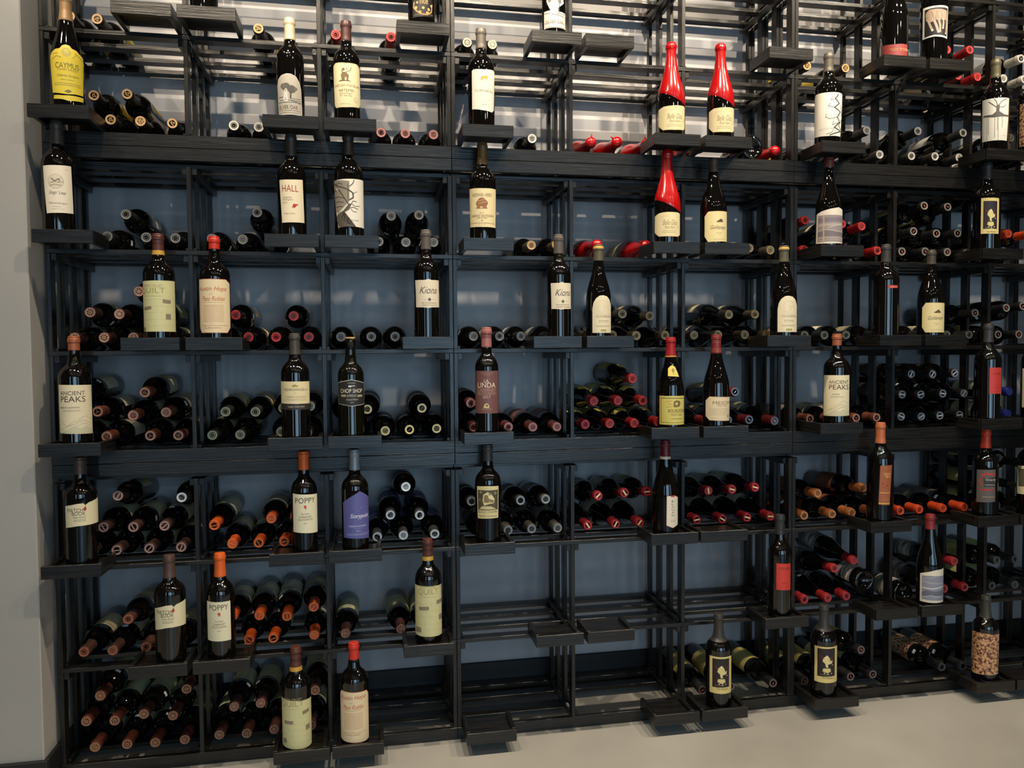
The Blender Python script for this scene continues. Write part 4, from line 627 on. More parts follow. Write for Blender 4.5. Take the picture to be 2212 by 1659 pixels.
{'row': 4, 'x': 0.3172, 'h': 0.3202, 'r': 0.0368, 'shape': 'b', 'cap': (92, 84, 78), 'd': 'tall wine bottle with a cream script label, immediately left of arched label bottle', 'parts': [{'name': 'front_label', 'col': (228, 212, 184), 'pts': [[-0.0324, 0.09391], [-0.01147, 0.09328], [0.00079, 0.09159], [0.01074, 0.09334], [0.04242, 0.09459], [0.04057, 0.13406], [0.04242, 0.17209], [0.01074, 0.17167], [0.00079, 0.1747], [-0.00843, 0.17145], [-0.03471, 0.17173], [-0.03315, 0.13322]], 'items': [['T', 'Kiona', 0.00674, 0.14297, 0.05245, 0.01955, (96, 84, 76), 0.4], ['M', -0.00202, 0.02321, 0.13249, 0.13412, 1, (160, 146, 124)], ['C', 0.00399, 0.11608, 0.00449, (96, 110, 70)], ['M', -0.01147, -0.00294, 0.11443, 0.11606, 1, (120, 112, 104)], ['M', 0.01217, 0.02181, 0.11474, 0.11638, 1, (120, 112, 104)], ['T', 'RED MOUNTAIN AVA', 0.00519, 0.10628, 0.04312, 0.00408, (150, 134, 112), 0], ['T', 'CABERNET SAUVIGNON', 0.0057, 0.09976, 0.04663, 0.00367, (150, 134, 112), 0]]}], 'capz': 0.2626},
{'row': 4, 'x': 0.4437, 'h': 0.2916, 'r': 0.0386, 'shape': 'g', 'cap': ('cuv',), 'd': 'sloping wine bottle with an arched cream label, next to the second script label', 'parts': [{'name': 'front_label', 'col': (230, 214, 178), 'pts': [[-0.03081, 0.02116], [0.03839, 0.02116], [0.03839, 0.10432], [0.0285, 0.12221], [0.01699, 0.13202], [0.00372, 0.13511], [-0.00779, 0.13394], [-0.01896, 0.12617], [-0.02711, 0.11274], [-0.03081, 0.09457]], 'items': [['L', [[-0.01225, 0.07805], [-0.01225, 0.10775], [-0.00667, 0.11796], [0.00372, 0.12027], [0.01551, 0.1148], [0.02012, 0.1012], [0.02012, 0.07827], [-0.01225, 0.07805]], 0.0005, (196, 180, 146)], ['L', [[-0.01113, 0.08717], [0.00075, 0.08254], [0.00999, 0.09179], [0.00494, 0.10314], [0.01852, 0.10115]], 0.0005, (196, 180, 146)], ['T', 'CUVAISON', 0.0062, 0.07112, 0.04921, 0.00686, (150, 130, 104), 0], ['T', '2017 Pinot Noir', 0.00518, 0.05797, 0.03153, 0.00401, (160, 142, 112), 0], ['M', -0.01113, 0.02179, 0.05196, 0.05368, 1, (170, 152, 120)], ['M', -0.01896, 0.02542, 0.03908, 0.0448, 3, (186, 168, 134)], ['G', [[-0.00499, 0.02562], [0.01337, 0.02562], [0.01337, 0.03192], [-0.00499, 0.03192]], (176, 162, 92)]]}], 'capz': 0.2429},
{'row': 4, 'x': 1.0664, 'h': 0.2998, 'r': 0.0415, 'shape': 'g', 'cap': ('cuv',), 'd': 'sloping wine bottle with an arched cream label, beside the right double post', 'parts': [{'name': 'front_label', 'col': (230, 214, 178), 'pts': [[-0.0402, 0.02236], [0.03049, 0.022], [0.03049, 0.10576], [0.02079, 0.12391], [0.00898, 0.13396], [-0.00477, 0.13729], [-0.0167, 0.1363], [-0.02819, 0.12859], [-0.03647, 0.11508], [-0.0402, 0.0967]], 'items': [['L', [[-0.02129, 0.07982], [-0.02129, 0.10987], [-0.01554, 0.12012], [-0.00477, 0.1223], [0.00745, 0.11661], [0.01222, 0.10283], [0.01222, 0.0797], [-0.02129, 0.07982]], 0.0005, (196, 180, 146)], ['L', [[-0.02014, 0.08904], [-0.00785, 0.08423], [0.00174, 0.09345], [-0.00351, 0.10499], [0.01057, 0.1028]], 0.0005, (196, 180, 146)], ['T', 'CUVAISON', -0.00224, 0.07266, 0.05073, 0.00693, (150, 130, 104), 0], ['T', '2017 Pinot Noir', -0.00325, 0.05937, 0.03264, 0.00405, (160, 142, 112), 0], ['M', -0.02014, 0.01394, 0.0533, 0.05503, 1, (170, 152, 120)], ['M', -0.02819, 0.01766, 0.04031, 0.04609, 3, (186, 168, 134)], ['G', [[-0.01379, 0.0267], [0.00524, 0.0267], [0.00524, 0.03306], [-0.01379, 0.03306]], (176, 162, 92)]]}], 'capz': 0.2482},
{'row': 4, 'x': 1.4346, 'h': 0.3109, 'r': 0.0415, 'shape': 'b', 'cap': (62, 58, 54), 'd': 'tall plain dark wine bottle with one tiny red tag label', 'parts': [{'name': 'front_label', 'col': (196, 54, 36), 'pts': [[-0.0186, 0.16457], [0.01604, 0.16474], [0.01604, 0.17418], [-0.0186, 0.17399]], 'items': [['T', 'BALDACCI', 0.00022, 0.16889, 0.02362, 0.00419, (236, 190, 160), 0]]}], 'capz': 0.2525},
{'row': 4, 'x': 1.6045, 'h': 0.2955, 'r': 0.0415, 'shape': 'g', 'cap': (72, 64, 52), 'd': 'slim-necked wine bottle with a cream duck label, right of the red tag bottle', 'parts': [{'name': 'front_label', 'col': (228, 208, 150), 'pts': [[-0.04267, 0.01945], [0.02711, 0.01897], [0.02711, 0.11725], [-0.04267, 0.11873], [-0.05438, 0.10267], [-0.05438, 0.03755]], 'items': [['G', [[-0.01903, 0.08649], [-0.01223, 0.0893], [-0.00492, 0.0951], [-0.00013, 0.09314], [-0.00337, 0.08728], [0.00516, 0.08437], [-0.01362, 0.08346]], (94, 76, 50)], ['T', 'Goldeneye', -0.01021, 0.06586, 0.0502, 0.01662, (96, 82, 62), 0.4], ['M', -0.01969, 0.00244, 0.0487, 0.05163, 1, (150, 134, 98)], ['M', -0.01223, -0.00337, 0.0438, 0.04673, 1, (150, 134, 98)], ['M', -0.02623, 0.01244, 0.02717, 0.03011, 1, (150, 134, 98)]], 'b': (190, 168, 110)}], 'capz': 0.2477},
{'row': 3, 'x': -1.0511, 'h': 0.2995, 'r': 0.0415, 'shape': 'b', 'cap': (160, 88, 56), 'd': 'wine bottle with large cream mountain label and copper capsule, far left', 'parts': [{'name': 'front_label', 'col': (230, 214, 176), 'pts': [[-0.03504, 0.03721], [0.06365, 0.03268], [0.06365, 0.16653], [-0.03504, 0.1686]], 'items': [['T', 'ANCIENT', 0.0053, 0.14565, 0.06443, 0.01112, (84, 58, 46), 0], ['T', 'PEAKS', 0.00644, 0.12927, 0.06401, 0.01571, (84, 58, 46), 0], ['T', 'CABERNET SAUVIGNON', -0.00371, 0.10658, 0.05224, 0.00392, (110, 84, 62), 0], ['M', -0.02127, 0.02519, 0.09503, 0.10092, 2, (176, 158, 122)], ['L', [[-0.03142, 0.07421], [-0.01849, 0.06408], [-0.00875, 0.05497], [0.00613, 0.06645], [0.01772, 0.07116], [0.02802, 0.07974], [0.03844, 0.08295], [0.05981, 0.07054]], 0.0007, (188, 176, 140)], ['L', [[-0.03142, 0.04529], [-0.00611, 0.05626], [0.01001, 0.06105], [0.02967, 0.07303], [0.05814, 0.05999]], 0.0007, (182, 170, 134)], ['G', [[-0.03142, 0.03872], [0.05981, 0.03441], [0.05981, 0.04646], [0.03844, 0.05646], [0.02559, 0.04959], [0.01001, 0.0558], [-0.01057, 0.0458]], (206, 196, 160)], ['L', [[-0.00189, 0.05095], [0.01387, 0.05561], [0.03393, 0.06478], [0.05814, 0.05197]], 0.0007, (182, 170, 134)]]}], 'capz': 0.261},
{'row': 3, 'x': -0.466, 'h': 0.3054, 'r': 0.0401, 'shape': 'b', 'cap': (72, 66, 58), 'd': 'dark wine bottle with a cream label above a black band', 'parts': [{'name': 'front_label', 'col': (228, 210, 164), 'pts': [[-0.05238, 0.1063], [0.05458, 0.10466], [0.05458, 0.1682], [-0.05238, 0.16937]], 'items': [['G', [[-0.00755, 0.15413], [0.01163, 0.15381], [0.00949, 0.15781], [0.00525, 0.15862], [0.00243, 0.16083], [-0.00039, 0.158], [-0.00609, 0.15735]], (176, 140, 64)], ['T', 'PEDRONCELLI', 0.00409, 0.14573, 0.07183, 0.00646, (112, 92, 56), 0], ['M', 0.00032, 0.00595, 0.1339, 0.13821, 2, (170, 150, 110)], ['T', 'CABERNET SAUVIGNON', 0.00401, 0.1249, 0.06139, 0.00503, (176, 158, 118), 0], ['M', -0.02816, 0.03421, 0.11378, 0.12025, 2, (190, 172, 132)]]}, {'name': 'band_label', 'col': (52, 46, 42), 'pts': [[-0.05023, 0.08936], [0.05238, 0.08763], [0.05238, 0.10371], [-0.05023, 0.10532]], 'items': [['T', 'THREE VINEYARDS', 0.00479, 0.09686, 0.04868, 0.00395, (206, 190, 160), 0]]}, {'name': 'capsule_print', 'col': (84, 76, 62), 'pts': [[-0.00976, 0.25618], [0.01092, 0.25604], [0.01092, 0.25855], [-0.00976, 0.25868]], 'items': []}], 'capz': 0.2454},
{'row': 3, 'x': -0.3092, 'h': 0.2942, 'r': 0.0379, 'shape': 'b', 'cap': ('glass',), 'd': 'dark olive-necked wine bottle with black hexagonal label and no capsule', 'parts': [{'name': 'front_label', 'col': (40, 38, 38), 'pts': [[-0.04458, 0.10234], [0.00239, 0.09505], [0.05382, 0.10037], [0.04971, 0.16164], [0.00239, 0.17223], [-0.04794, 0.16275]], 'items': [['T', 'CHOP SHOP', 0.00227, 0.13951, 0.06833, 0.01165, (232, 220, 190), 0], ['T', 'CALIFORNIA', 0.00247, 0.16205, 0.02283, 0.00291, (190, 180, 160), 0], ['G', [[-0.00634, 0.15489], [0.01274, 0.15454], [0.01274, 0.15309], [0.00239, 0.15259], [0.00167, 0.15042], [-0.00634, 0.15052]], (230, 222, 204)], ['G', [[-0.02974, 0.12283], [-0.0139, 0.12283], [-0.0139, 0.12866], [-0.02974, 0.12866]], (168, 158, 122)], ['G', [[0.01945, 0.12184], [0.03706, 0.12184], [0.03706, 0.1277], [0.01945, 0.1277]], (168, 158, 122)], ['T', 'CABERNET', 0.00292, 0.12747, 0.029, 0.00292, (200, 190, 165), 0], ['T', 'SAUVIGNON', 0.00292, 0.12383, 0.029, 0.00291, (200, 190, 165), 0], ['T', 'Coastal Blend', 0.00421, 0.1147, 0.03466, 0.0051, (190, 180, 158), 0.4], ['T', '2015', 0.00314, 0.10633, 0.00946, 0.00292, (190, 180, 158), 0]], 'b': (226, 218, 200)}]},
{'row': 3, 'x': 0.0925, 'h': 0.322, 'r': 0.0355, 'shape': 'b', 'cap': ('linda',), 'd': 'slim wine bottle with mauve-brown label and ribbed rose screw cap', 'parts': [{'name': 'front_label', 'col': (116, 76, 72), 'pts': [[-0.05497, 0.06572], [0.03933, 0.06538], [0.03933, 0.19243], [-0.05497, 0.19291]], 'items': [['T', 'LA', -0.00662, 0.1626, 0.01426, 0.00929, (230, 206, 186), 0], ['T', 'LINDA', -0.00639, 0.15004, 0.0569, 0.01488, (236, 214, 192), 0], ['T', 'CABERNET', -0.00572, 0.13562, 0.05825, 0.00931, (186, 146, 128), 0], ['T', 'SAUVIGNON', -0.00713, 0.12539, 0.05973, 0.00931, (186, 146, 128), 0], ['T', '2017', -0.00667, 0.11468, 0.02407, 0.00838, (206, 176, 156), 0], ['M', -0.02339, 0.01205, 0.18466, 0.18698, 1, (196, 166, 150)], ['M', -0.01571, 0.00439, 0.17955, 0.18187, 1, (196, 166, 150)], ['G', [[-0.0162, 0.08158], [-0.01327, 0.09186], [-0.00849, 0.0956], [-0.00282, 0.09554], [0.00099, 0.08895], [0.00099, 0.08149]], (206, 186, 130)], ['C', -0.00566, 0.08905, 0.00327, (116, 76, 72)], ['M', -0.02232, 0.0089, 0.07508, 0.08067, 2, (180, 150, 116)]]}], 'capz': 0.2627},
{'row': 3, 'x': 0.68, 'h': 0.2906, 'r': 0.0415, 'shape': 'g', 'cap': ('jad',), 'd': 'sloping wine bottle with yellow square label and small neck badge, red capsule', 'parts': [{'name': 'front_label', 'col': (214, 196, 104), 'pts': [[-0.05656, 0.01806], [0.03743, 0.01782], [0.03743, 0.10765], [-0.05656, 0.10802]], 'items': [['L', [[-0.04831, 0.02475], [0.03332, 0.02422]], 0.001, (96, 84, 50)], ['L', [[-0.04831, 0.10134], [0.03332, 0.10014]], 0.0018, (96, 84, 50)], ['L', [[-0.04831, 0.10134], [-0.04831, 0.02475]], 0.0018, (96, 84, 50)], ['G', [[-0.00808, 0.0735], [-0.00673, 0.09015], [0.00025, 0.09405], [0.01187, 0.0924], [0.01632, 0.08623], [0.01273, 0.07568], [0.00097, 0.07271]], (120, 104, 58)], ['C', 0.00207, 0.08335, 0.00466, (206, 188, 104)], ['L', [[-0.03025, 0.08994], [-0.01177, 0.09284]], 0.0008, (150, 134, 76)], ['L', [[-0.02509, 0.08171], [-0.01077, 0.08351]], 0.0008, (150, 134, 76)], ['L', [[-0.03025, 0.07324], [-0.01177, 0.07551]], 0.0008, (150, 134, 76)], ['T', 'BOURGOGNE', 0.00909, 0.06201, 0.06565, 0.00934, (110, 94, 50), 0], ['M', -0.0184, 0.04185, 0.05329, 0.05596, 1, (160, 142, 80)], ['T', 'PINOT NOIR', 0.00427, 0.04867, 0.0374, 0.00467, (120, 104, 56), 0], ['T', 'LOUIS JADOT', 0.00624, 0.03662, 0.042, 0.00467, (120, 104, 56), 0]]}, {'name': 'neck_label', 'col': (222, 196, 96), 'pts': [[-0.02679, 0.16933], [-0.00673, 0.16865], [0.01824, 0.16691], [0.0154, 0.18129], [0.00777, 0.19705], [-0.00673, 0.20384], [-0.02006, 0.19993], [-0.03025, 0.19327]], 'items': [['C', -0.00501, 0.18657, 0.00664, (140, 120, 60)], ['C', -0.00501, 0.18657, 0.00365, (206, 184, 92)], ['T', '2015', -0.00242, 0.17592, 0.01268, 0.00399, (150, 130, 70), 0]]}], 'capz': 0.2289},
{'row': 3, 'x': 0.8334, 'h': 0.2988, 'r': 0.0415, 'shape': 'g', 'cap': ('meio',), 'd': 'sloping wine bottle with cut-corner cream label beside the yellow label bottle', 'parts': [{'name': 'front_label', 'col': (228, 206, 166), 'pts': [[-0.03945, 0.02741], [-0.00703, 0.02652], [0.03481, 0.02519], [0.03959, 0.10174], [-0.03945, 0.10365], [-0.05548, 0.09007], [-0.05548, 0.04101]], 'items': [['T', 'MEIOMI', 0.00541, 0.08309, 0.06836, 0.01146, (140, 108, 84), 0], ['T', 'PINOT NOIR', 0.00266, 0.07364, 0.03353, 0.00371, (150, 118, 92), 0], ['M', -0.04136, 0.03959, 0.04341, 0.06702, 7, (196, 172, 138)], ['M', -0.03222, 0.01438, 0.03362, 0.03632, 1, (196, 172, 138)], ['C', 0.02348, 0.0406, 0.0044, (176, 146, 112)]], 'b': (160, 110, 84)}], 'capz': 0.2392},
{'row': 3, 'x': 1.2582, 'h': 0.2991, 'r': 0.0415, 'shape': 'b', 'cap': (160, 88, 56), 'd': 'wine bottle with cream mountain label and copper capsule, right side', 'parts': [{'name': 'front_label', 'col': (230, 214, 176), 'pts': [[-0.07497, 0.03083], [0.02336, 0.03293], [0.02336, 0.16514], [-0.07497, 0.16476]], 'items': [['T', 'ANCIENT', -0.01649, 0.14269, 0.06409, 0.01118, (84, 58, 46), 0], ['T', 'PEAKS', -0.01535, 0.12625, 0.06455, 0.01579, (84, 58, 46), 0], ['T', 'ZINFANDEL', -0.02654, 0.10312, 0.02259, 0.00395, (110, 84, 62), 0], ['M', -0.04453, -0.00013, 0.09164, 0.09757, 2, (176, 158, 122)], ['L', [[-0.071, 0.06865], [-0.05752, 0.05883], [-0.04763, 0.05011], [-0.03267, 0.06271], [-0.02109, 0.06826], [-0.01086, 0.07755], [-0.00059, 0.08139], [0.01991, 0.07017]], 0.0007, (188, 176, 140)], ['L', [[-0.071, 0.03919], [-0.04497, 0.05158], [-0.02878, 0.05754], [-0.00923, 0.07095], [0.01837, 0.05967]], 0.0007, (182, 170, 134)], ['G', [[-0.071, 0.03249], [0.01991, 0.03446], [0.01991, 0.04637], [-0.00059, 0.05504], [-0.01327, 0.04723], [-0.02878, 0.05226], [-0.04947, 0.04071]], (206, 196, 160)], ['L', [[-0.04071, 0.0465], [-0.02494, 0.05236], [-0.00502, 0.06301], [0.01837, 0.05174]], 0.0007, (182, 170, 134)]]}], 'capz': 0.2615},
{'row': 3, 'x': 1.8301, 'h': 0.3322, 'r': 0.0415, 'shape': 'b', 'cap': (60, 56, 54), 'd': 'dark wine bottle with red label turned away, beneath the duck label row', 'parts': [{'name': 'front_label', 'col': (196, 56, 48), 'pts': [[-0.02577, 0.09529], [0.01774, 0.09479], [0.01774, 0.18345], [-0.02577, 0.18382]], 'items': [['T', 'NINER', 0.00054, 0.16308, 0.02988, 0.0058, (130, 34, 32), 0], ['T', '2016', -0.00155, 0.11706, 0.01155, 0.00363, (140, 36, 34), 0], ['M', -0.0197, 0.00717, 0.10153, 0.1037, 1, (150, 44, 40)]]}], 'capz': 0.2696},
{'row': 3, 'x': 2.017, 'h': 0.3225, 'r': 0.0415, 'shape': 'b', 'cap': (48, 60, 150), 'd': 'wine bottle with a blue capsule, cut off by the right edge', 'parts': [{'name': 'front_label', 'col': (220, 204, 160), 'pts': [[-0.07314, 0.04291], [0.01424, 0.04497], [0.01424, 0.17856], [-0.07314, 0.17834]], 'items': []}], 'capz': 0.2423},
{'row': 2, 'x': -1.0451, 'h': 0.2961, 'r': 0.0415, 'shape': 'h', 'cap': (84, 62, 54), 'd': 'wine bottle with a slanting cream label, on the tray touching left pillar', 'parts': [{'name': 'front_label', 'col': (226, 212, 172), 'pts': [[-0.03263, 0.10776], [0.00386, 0.11328], [0.03223, 0.11382], [0.07172, 0.11485], [0.07172, 0.18389], [0.03223, 0.1753], [0.0238, 0.1689], [0.01977, 0.1746], [0.00386, 0.17414], [-0.03263, 0.16721]], 'items': [['T', 'MATCH', -0.00217, 0.15642, 0.04068, 0.01007, (100, 88, 72), 0], ['T', 'BOOK', 0.00736, 0.14702, 0.03452, 0.01008, (100, 88, 72), 0], ['G', [[0.01817, 0.15773], [0.02218, 0.15324], [0.0271, 0.15775], [0.0238, 0.16762]], (176, 48, 36)], ['T', 'Estate Bottled', 0.00914, 0.13729, 0.0326, 0.00474, (140, 126, 100), 0.4], ['M', -0.00538, 0.0238, 0.12465, 0.13237, 2, (150, 136, 110)]]}], 'capz': 0.2501},
{'row': 2, 'x': -0.4472, 'h': 0.2944, 'r': 0.037, 'shape': 'b', 'cap': (222, 98, 36), 'd': 'wine bottle with white label and orange capsule, upper of two such standing bottles', 'parts': [{'name': 'front_label', 'col': (228, 218, 184), 'pts': [[-0.03402, 0.06612], [0.05053, 0.05946], [0.05053, 0.17145], [-0.03402, 0.17677]], 'items': [['T', 'POPPY', 0.00613, 0.15698, 0.05982, 0.01542, (96, 82, 62), 0], ['C', 0.00512, 0.13936, 0.00385, (200, 80, 50)], ['C', 0.00646, 0.13485, 0.00276, (206, 96, 60)], ['T', 'Paso Robles', 0.00526, 0.11841, 0.02449, 0.00441, (150, 134, 104), 0.4], ['T', 'CABERNET', 0.00542, 0.10959, 0.03617, 0.00552, (156, 136, 104), 0], ['T', 'SAUVIGNON', 0.00555, 0.10187, 0.04237, 0.00551, (156, 136, 104), 0], ['T', '2017', 0.00515, 0.09083, 0.01072, 0.00386, (150, 134, 104), 0]]}], 'capz': 0.2414},
{'row': 2, 'x': -0.3026, 'h': 0.2954, 'r': 0.0388, 'shape': 'b', 'cap': (150, 154, 158), 'd': 'wine bottle with violet pointed label and silver capsule', 'parts': [{'name': 'front_label', 'col': (92, 92, 150), 'pts': [[-0.03825, 0.04205], [0.00347, 0.04051], [0.05502, 0.03531], [0.05502, 0.15478], [0.01437, 0.17798], [-0.04031, 0.14416]], 'items': [['T', 'Storypoint', 0.01653, 0.10423, 0.0619, 0.01611, (236, 232, 240), 0.4], ['T', 'CABERNET SAUVIGNON', 0.00784, 0.07629, 0.05391, 0.0043, (216, 214, 232), 0], ['M', -0.00344, 0.02206, 0.06879, 0.07148, 1, (170, 170, 205)], ['T', '2016', 0.0095, 0.06202, 0.01315, 0.00376, (190, 190, 220), 0], ['M', -0.0262, 0.05296, 0.04826, 0.05578, 2, (170, 170, 205)], ['C', 0.01724, 0.12882, 0.00081, (236, 230, 220)], ['C', 0.00883, 0.1206, 0.00064, (236, 230, 220)], ['C', 0.02461, 0.13157, 0.00065, (236, 230, 220)]]}], 'capz': 0.2363},
{'row': 2, 'x': 0.0931, 'h': 0.2989, 'r': 0.0394, 'shape': 'b', 'cap': (72, 66, 62), 'd': 'wine bottle with cream woodcut horse label under the mauve label bottle', 'parts': [{'name': 'front_label', 'col': (224, 206, 150), 'pts': [[-0.04198, 0.07932], [-0.00595, 0.08092], [0.0279, 0.08084], [0.03034, 0.17621], [-0.00722, 0.1783], [-0.04459, 0.1762]], 'items': [['G', [[-0.03958, 0.10553], [0.02526, 0.10585], [0.02713, 0.16554], [-0.03958, 0.16573]], (84, 76, 56)], ['G', [[-0.02299, 0.13206], [-0.02023, 0.15237], [-0.00722, 0.16021], [0.00304, 0.15487], [0.014, 0.13889], [0.01255, 0.12643], [-0.00213, 0.1249], [-0.01755, 0.11977]], (226, 208, 150)], ['G', [[-0.0216, 0.12963], [-0.01623, 0.15128], [-0.00722, 0.15141], [-0.0034, 0.14003], [0.01114, 0.13539], [0.01255, 0.11382], [0.00837, 0.12933], [-0.00722, 0.12752]], (130, 118, 84)], ['C', -0.00085, 0.15379, 0.00402, (150, 136, 98)], ['G', [[-0.03522, 0.10814], [-0.02299, 0.1182], [0.00304, 0.11711], [0.02013, 0.10786]], (206, 190, 138)], ['C', -0.02879, 0.15931, 0.00404, (150, 138, 100)], ['C', 0.01698, 0.15622, 0.00454, (140, 128, 92)], ['C', -0.03191, 0.13632, 0.00302, (140, 128, 92)], ['T', "BLACK'S STATION", -0.0076, 0.10033, 0.05875, 0.00655, (104, 88, 60), 0], ['M', -0.0216, 0.00701, 0.09252, 0.09453, 1, (140, 122, 84)], ['T', 'CABERNET SAUVIGNON', -0.00757, 0.08773, 0.05703, 0.00504, (120, 102, 70), 0], ['M', -0.01755, 0.00304, 0.17051, 0.17202, 1, (150, 132, 92)]]}], 'capz': 0.2488},
{'row': 2, 'x': 0.6615, 'h': 0.2956, 'r': 0.0411, 'shape': 'g', 'cap': ('elo',), 'd': 'sloping wine bottle with a narrow shield-shaped white label', 'parts': [{'name': 'front_label', 'col': (230, 218, 192), 'pts': [[-0.01285, 0.03188], [0.00861, 0.02298], [0.03393, 0.03142], [0.03393, 0.11887], [0.01522, 0.12662], [-0.0117, 0.1256]], 'items': [['V', 'ELOUAN', 0.00948, 0.0855, 0.00914, 0.05326, (84, 72, 62)], ['M', 0.00139, 0.01849, 0.04264, 0.04959, 2, (160, 144, 120)], ['G', [[0.00202, 0.12144], [0.01601, 0.12144], [0.01601, 0.12607], [0.00202, 0.12607]], (190, 60, 48)]], 'b': (130, 40, 36)}]},
{'row': 2, 'x': 1.4218, 'h': 0.3332, 'r': 0.0415, 'shape': 'b', 'cap': (186, 104, 62), 'd': 'tall dark wine bottle with a narrow orange-brown side label and copper capsule', 'parts': [{'name': 'front_label', 'col': (158, 88, 50), 'pts': [[-0.02989, 0.06456], [0.00617, 0.06322], [0.01537, 0.19598], [-0.02551, 0.19421]], 'items': [['T', 'TERRA', -0.00384, 0.16614, 0.02398, 0.0078, (226, 176, 120), 0], ['T', 'D', -0.00543, 0.15865, 0.00626, 0.0066, (226, 176, 120), 0], ['T', 'ORO', 0.00025, 0.15702, 0.0158, 0.006, (226, 176, 120), 0], ['C', -0.01723, 0.13455, 0.0024, (126, 66, 38)], ['C', -0.00392, 0.12862, 0.0027, (126, 66, 38)], ['C', -0.01297, 0.12204, 0.0021, (126, 66, 38)], ['G', [[-0.02715, 0.10253], [0.0054, 0.10253], [0.0054, 0.10553], [-0.02715, 0.10553]], (214, 156, 70)], ['G', [[-0.02961, 0.06643], [0.00579, 0.06643], [0.00579, 0.07064], [-0.02961, 0.07064]], (206, 160, 76)], ['M', -0.01094, 0.00037, 0.08539, 0.08779, 1, (226, 176, 120)], ['M', -0.02277, 0.00465, 0.0785, 0.08091, 1, (214, 164, 110)], ['M', -0.01152, 0.00106, 0.18233, 0.18413, 1, (214, 164, 110)]]}], 'capz': 0.2646},
{'row': 2, 'x': 1.8272, 'h': 0.2996, 'r': 0.0399, 'shape': 'b', 'cap': (208, 64, 36), 'd': 'dark wine bottle with grey and red label and orange-red capsule', 'parts': [{'name': 'front_label', 'col': (92, 84, 78), 'pts': [[-0.05619, 0.05198], [0.00352, 0.05646], [0.00352, 0.16725], [-0.05619, 0.16383]], 'items': [['L', [[-0.03925, 0.14482], [-0.02722, 0.15209], [-0.00093, 0.14951]], 0.006, (190, 52, 44)], ['L', [[-0.04341, 0.13501], [-0.04626, 0.1222], [-0.03925, 0.11065]], 0.004, (190, 52, 44)], ['L', [[-0.04626, 0.09729], [-0.02988, 0.09611], [-0.00434, 0.09858]], 0.006, (170, 50, 58)], ['G', [[-0.0352, 0.13593], [0.00275, 0.14164], [0.00275, 0.10916], [-0.03253, 0.10672]], (54, 50, 46)], ['T', 'Gnarly', -0.01191, 0.13106, 0.03327, 0.00989, (206, 196, 180), 0], ['L', [[-0.02988, 0.11379], [0.00198, 0.11446]], 0.001, (220, 214, 200)], ['M', -0.03654, 0.00087, 0.0702, 0.07516, 1, (196, 170, 110)]]}], 'capz': 0.2366},
{'row': 2, 'x': 2.0092, 'h': 0.305, 'r': 0.0415, 'shape': 'b', 'cap': (60, 56, 54), 'd': 'wine bottle with cream picture label, cut off at the lower right edge', 'parts': [{'name': 'front_label', 'col': (218, 204, 160), 'pts': [[-0.08209, 0.06948], [0.01825, 0.07683], [0.01825, 0.17484], [-0.08209, 0.16908]], 'items': [['G', [[-0.07338, 0.15896], [0.00916, 0.16434], [0.00916, 0.1034], [-0.07338, 0.09713]], (90, 84, 66)]]}]},
{'row': 1, 'x': -0.8201, 'h': 0.3029, 'r': 0.0415, 'shape': 'h', 'cap': (84, 62, 54), 'd': 'wine bottle with a slanting cream label, one row lower beside the orange capsule', 'parts': [{'name': 'front_label', 'col': (226, 212, 172), 'pts': [[-0.04184, 0.09921], [-0.00201, 0.10825], [0.02625, 0.10795], [0.06283, 0.10559], [0.06283, 0.17691], [0.02625, 0.17148], [0.01796, 0.16535], [0.01396, 0.1714], [-0.00201, 0.17108], [-0.04184, 0.16063]], 'items': [['T', 'MATCH', -0.00863, 0.1527, 0.04202, 0.01037, (100, 88, 72), 0], ['T', 'BOOK', 0.00131, 0.14312, 0.03491, 0.01038, (100, 88, 72), 0], ['G', [[0.01238, 0.15403], [0.01636, 0.14923], [0.02122, 0.15366], [0.01796, 0.16402]], (176, 48, 36)], ['T', 'Estate Bottled', 0.00315, 0.13307, 0.03287, 0.00489, (140, 126, 100), 0.4], ['M', -0.01145, 0.01796, 0.12003, 0.12797, 2, (150, 136, 110)]]}], 'capz': 0.2404},
{'row': 1, 'x': -0.684, 'h': 0.3007, 'r': 0.0385, 'shape': 'b', 'cap': (222, 98, 36), 'd': 'wine bottle with white label and orange capsule, lower of two such standing bottles', 'parts': [{'name': 'front_label', 'col': (228, 218, 184), 'pts': [[-0.03964, 0.06071], [0.03431, 0.05756], [0.03431, 0.16973], [-0.03964, 0.17251]], 'items': [['T', 'POPPY', -0.00025, 0.15505, 0.05411, 0.01555, (96, 82, 62), 0], ['C', 0.00146, 0.13728, 0.00389, (200, 80, 50)], ['C', 0.00269, 0.13273, 0.00278, (206, 96, 60)], ['T', 'Paso Robles', 0.00122, 0.11616, 0.02257, 0.00444, (150, 134, 104), 0.4], ['T', 'CABERNET', 0.00091, 0.10726, 0.0332, 0.00556, (156, 136, 104), 0], ['T', 'SAUVIGNON', 0.00069, 0.09948, 0.03878, 0.00557, (156, 136, 104), 0], ['T', '2017', 0.00141, 0.08835, 0.00991, 0.0039, (150, 134, 104), 0]]}], 'capz': 0.2353},
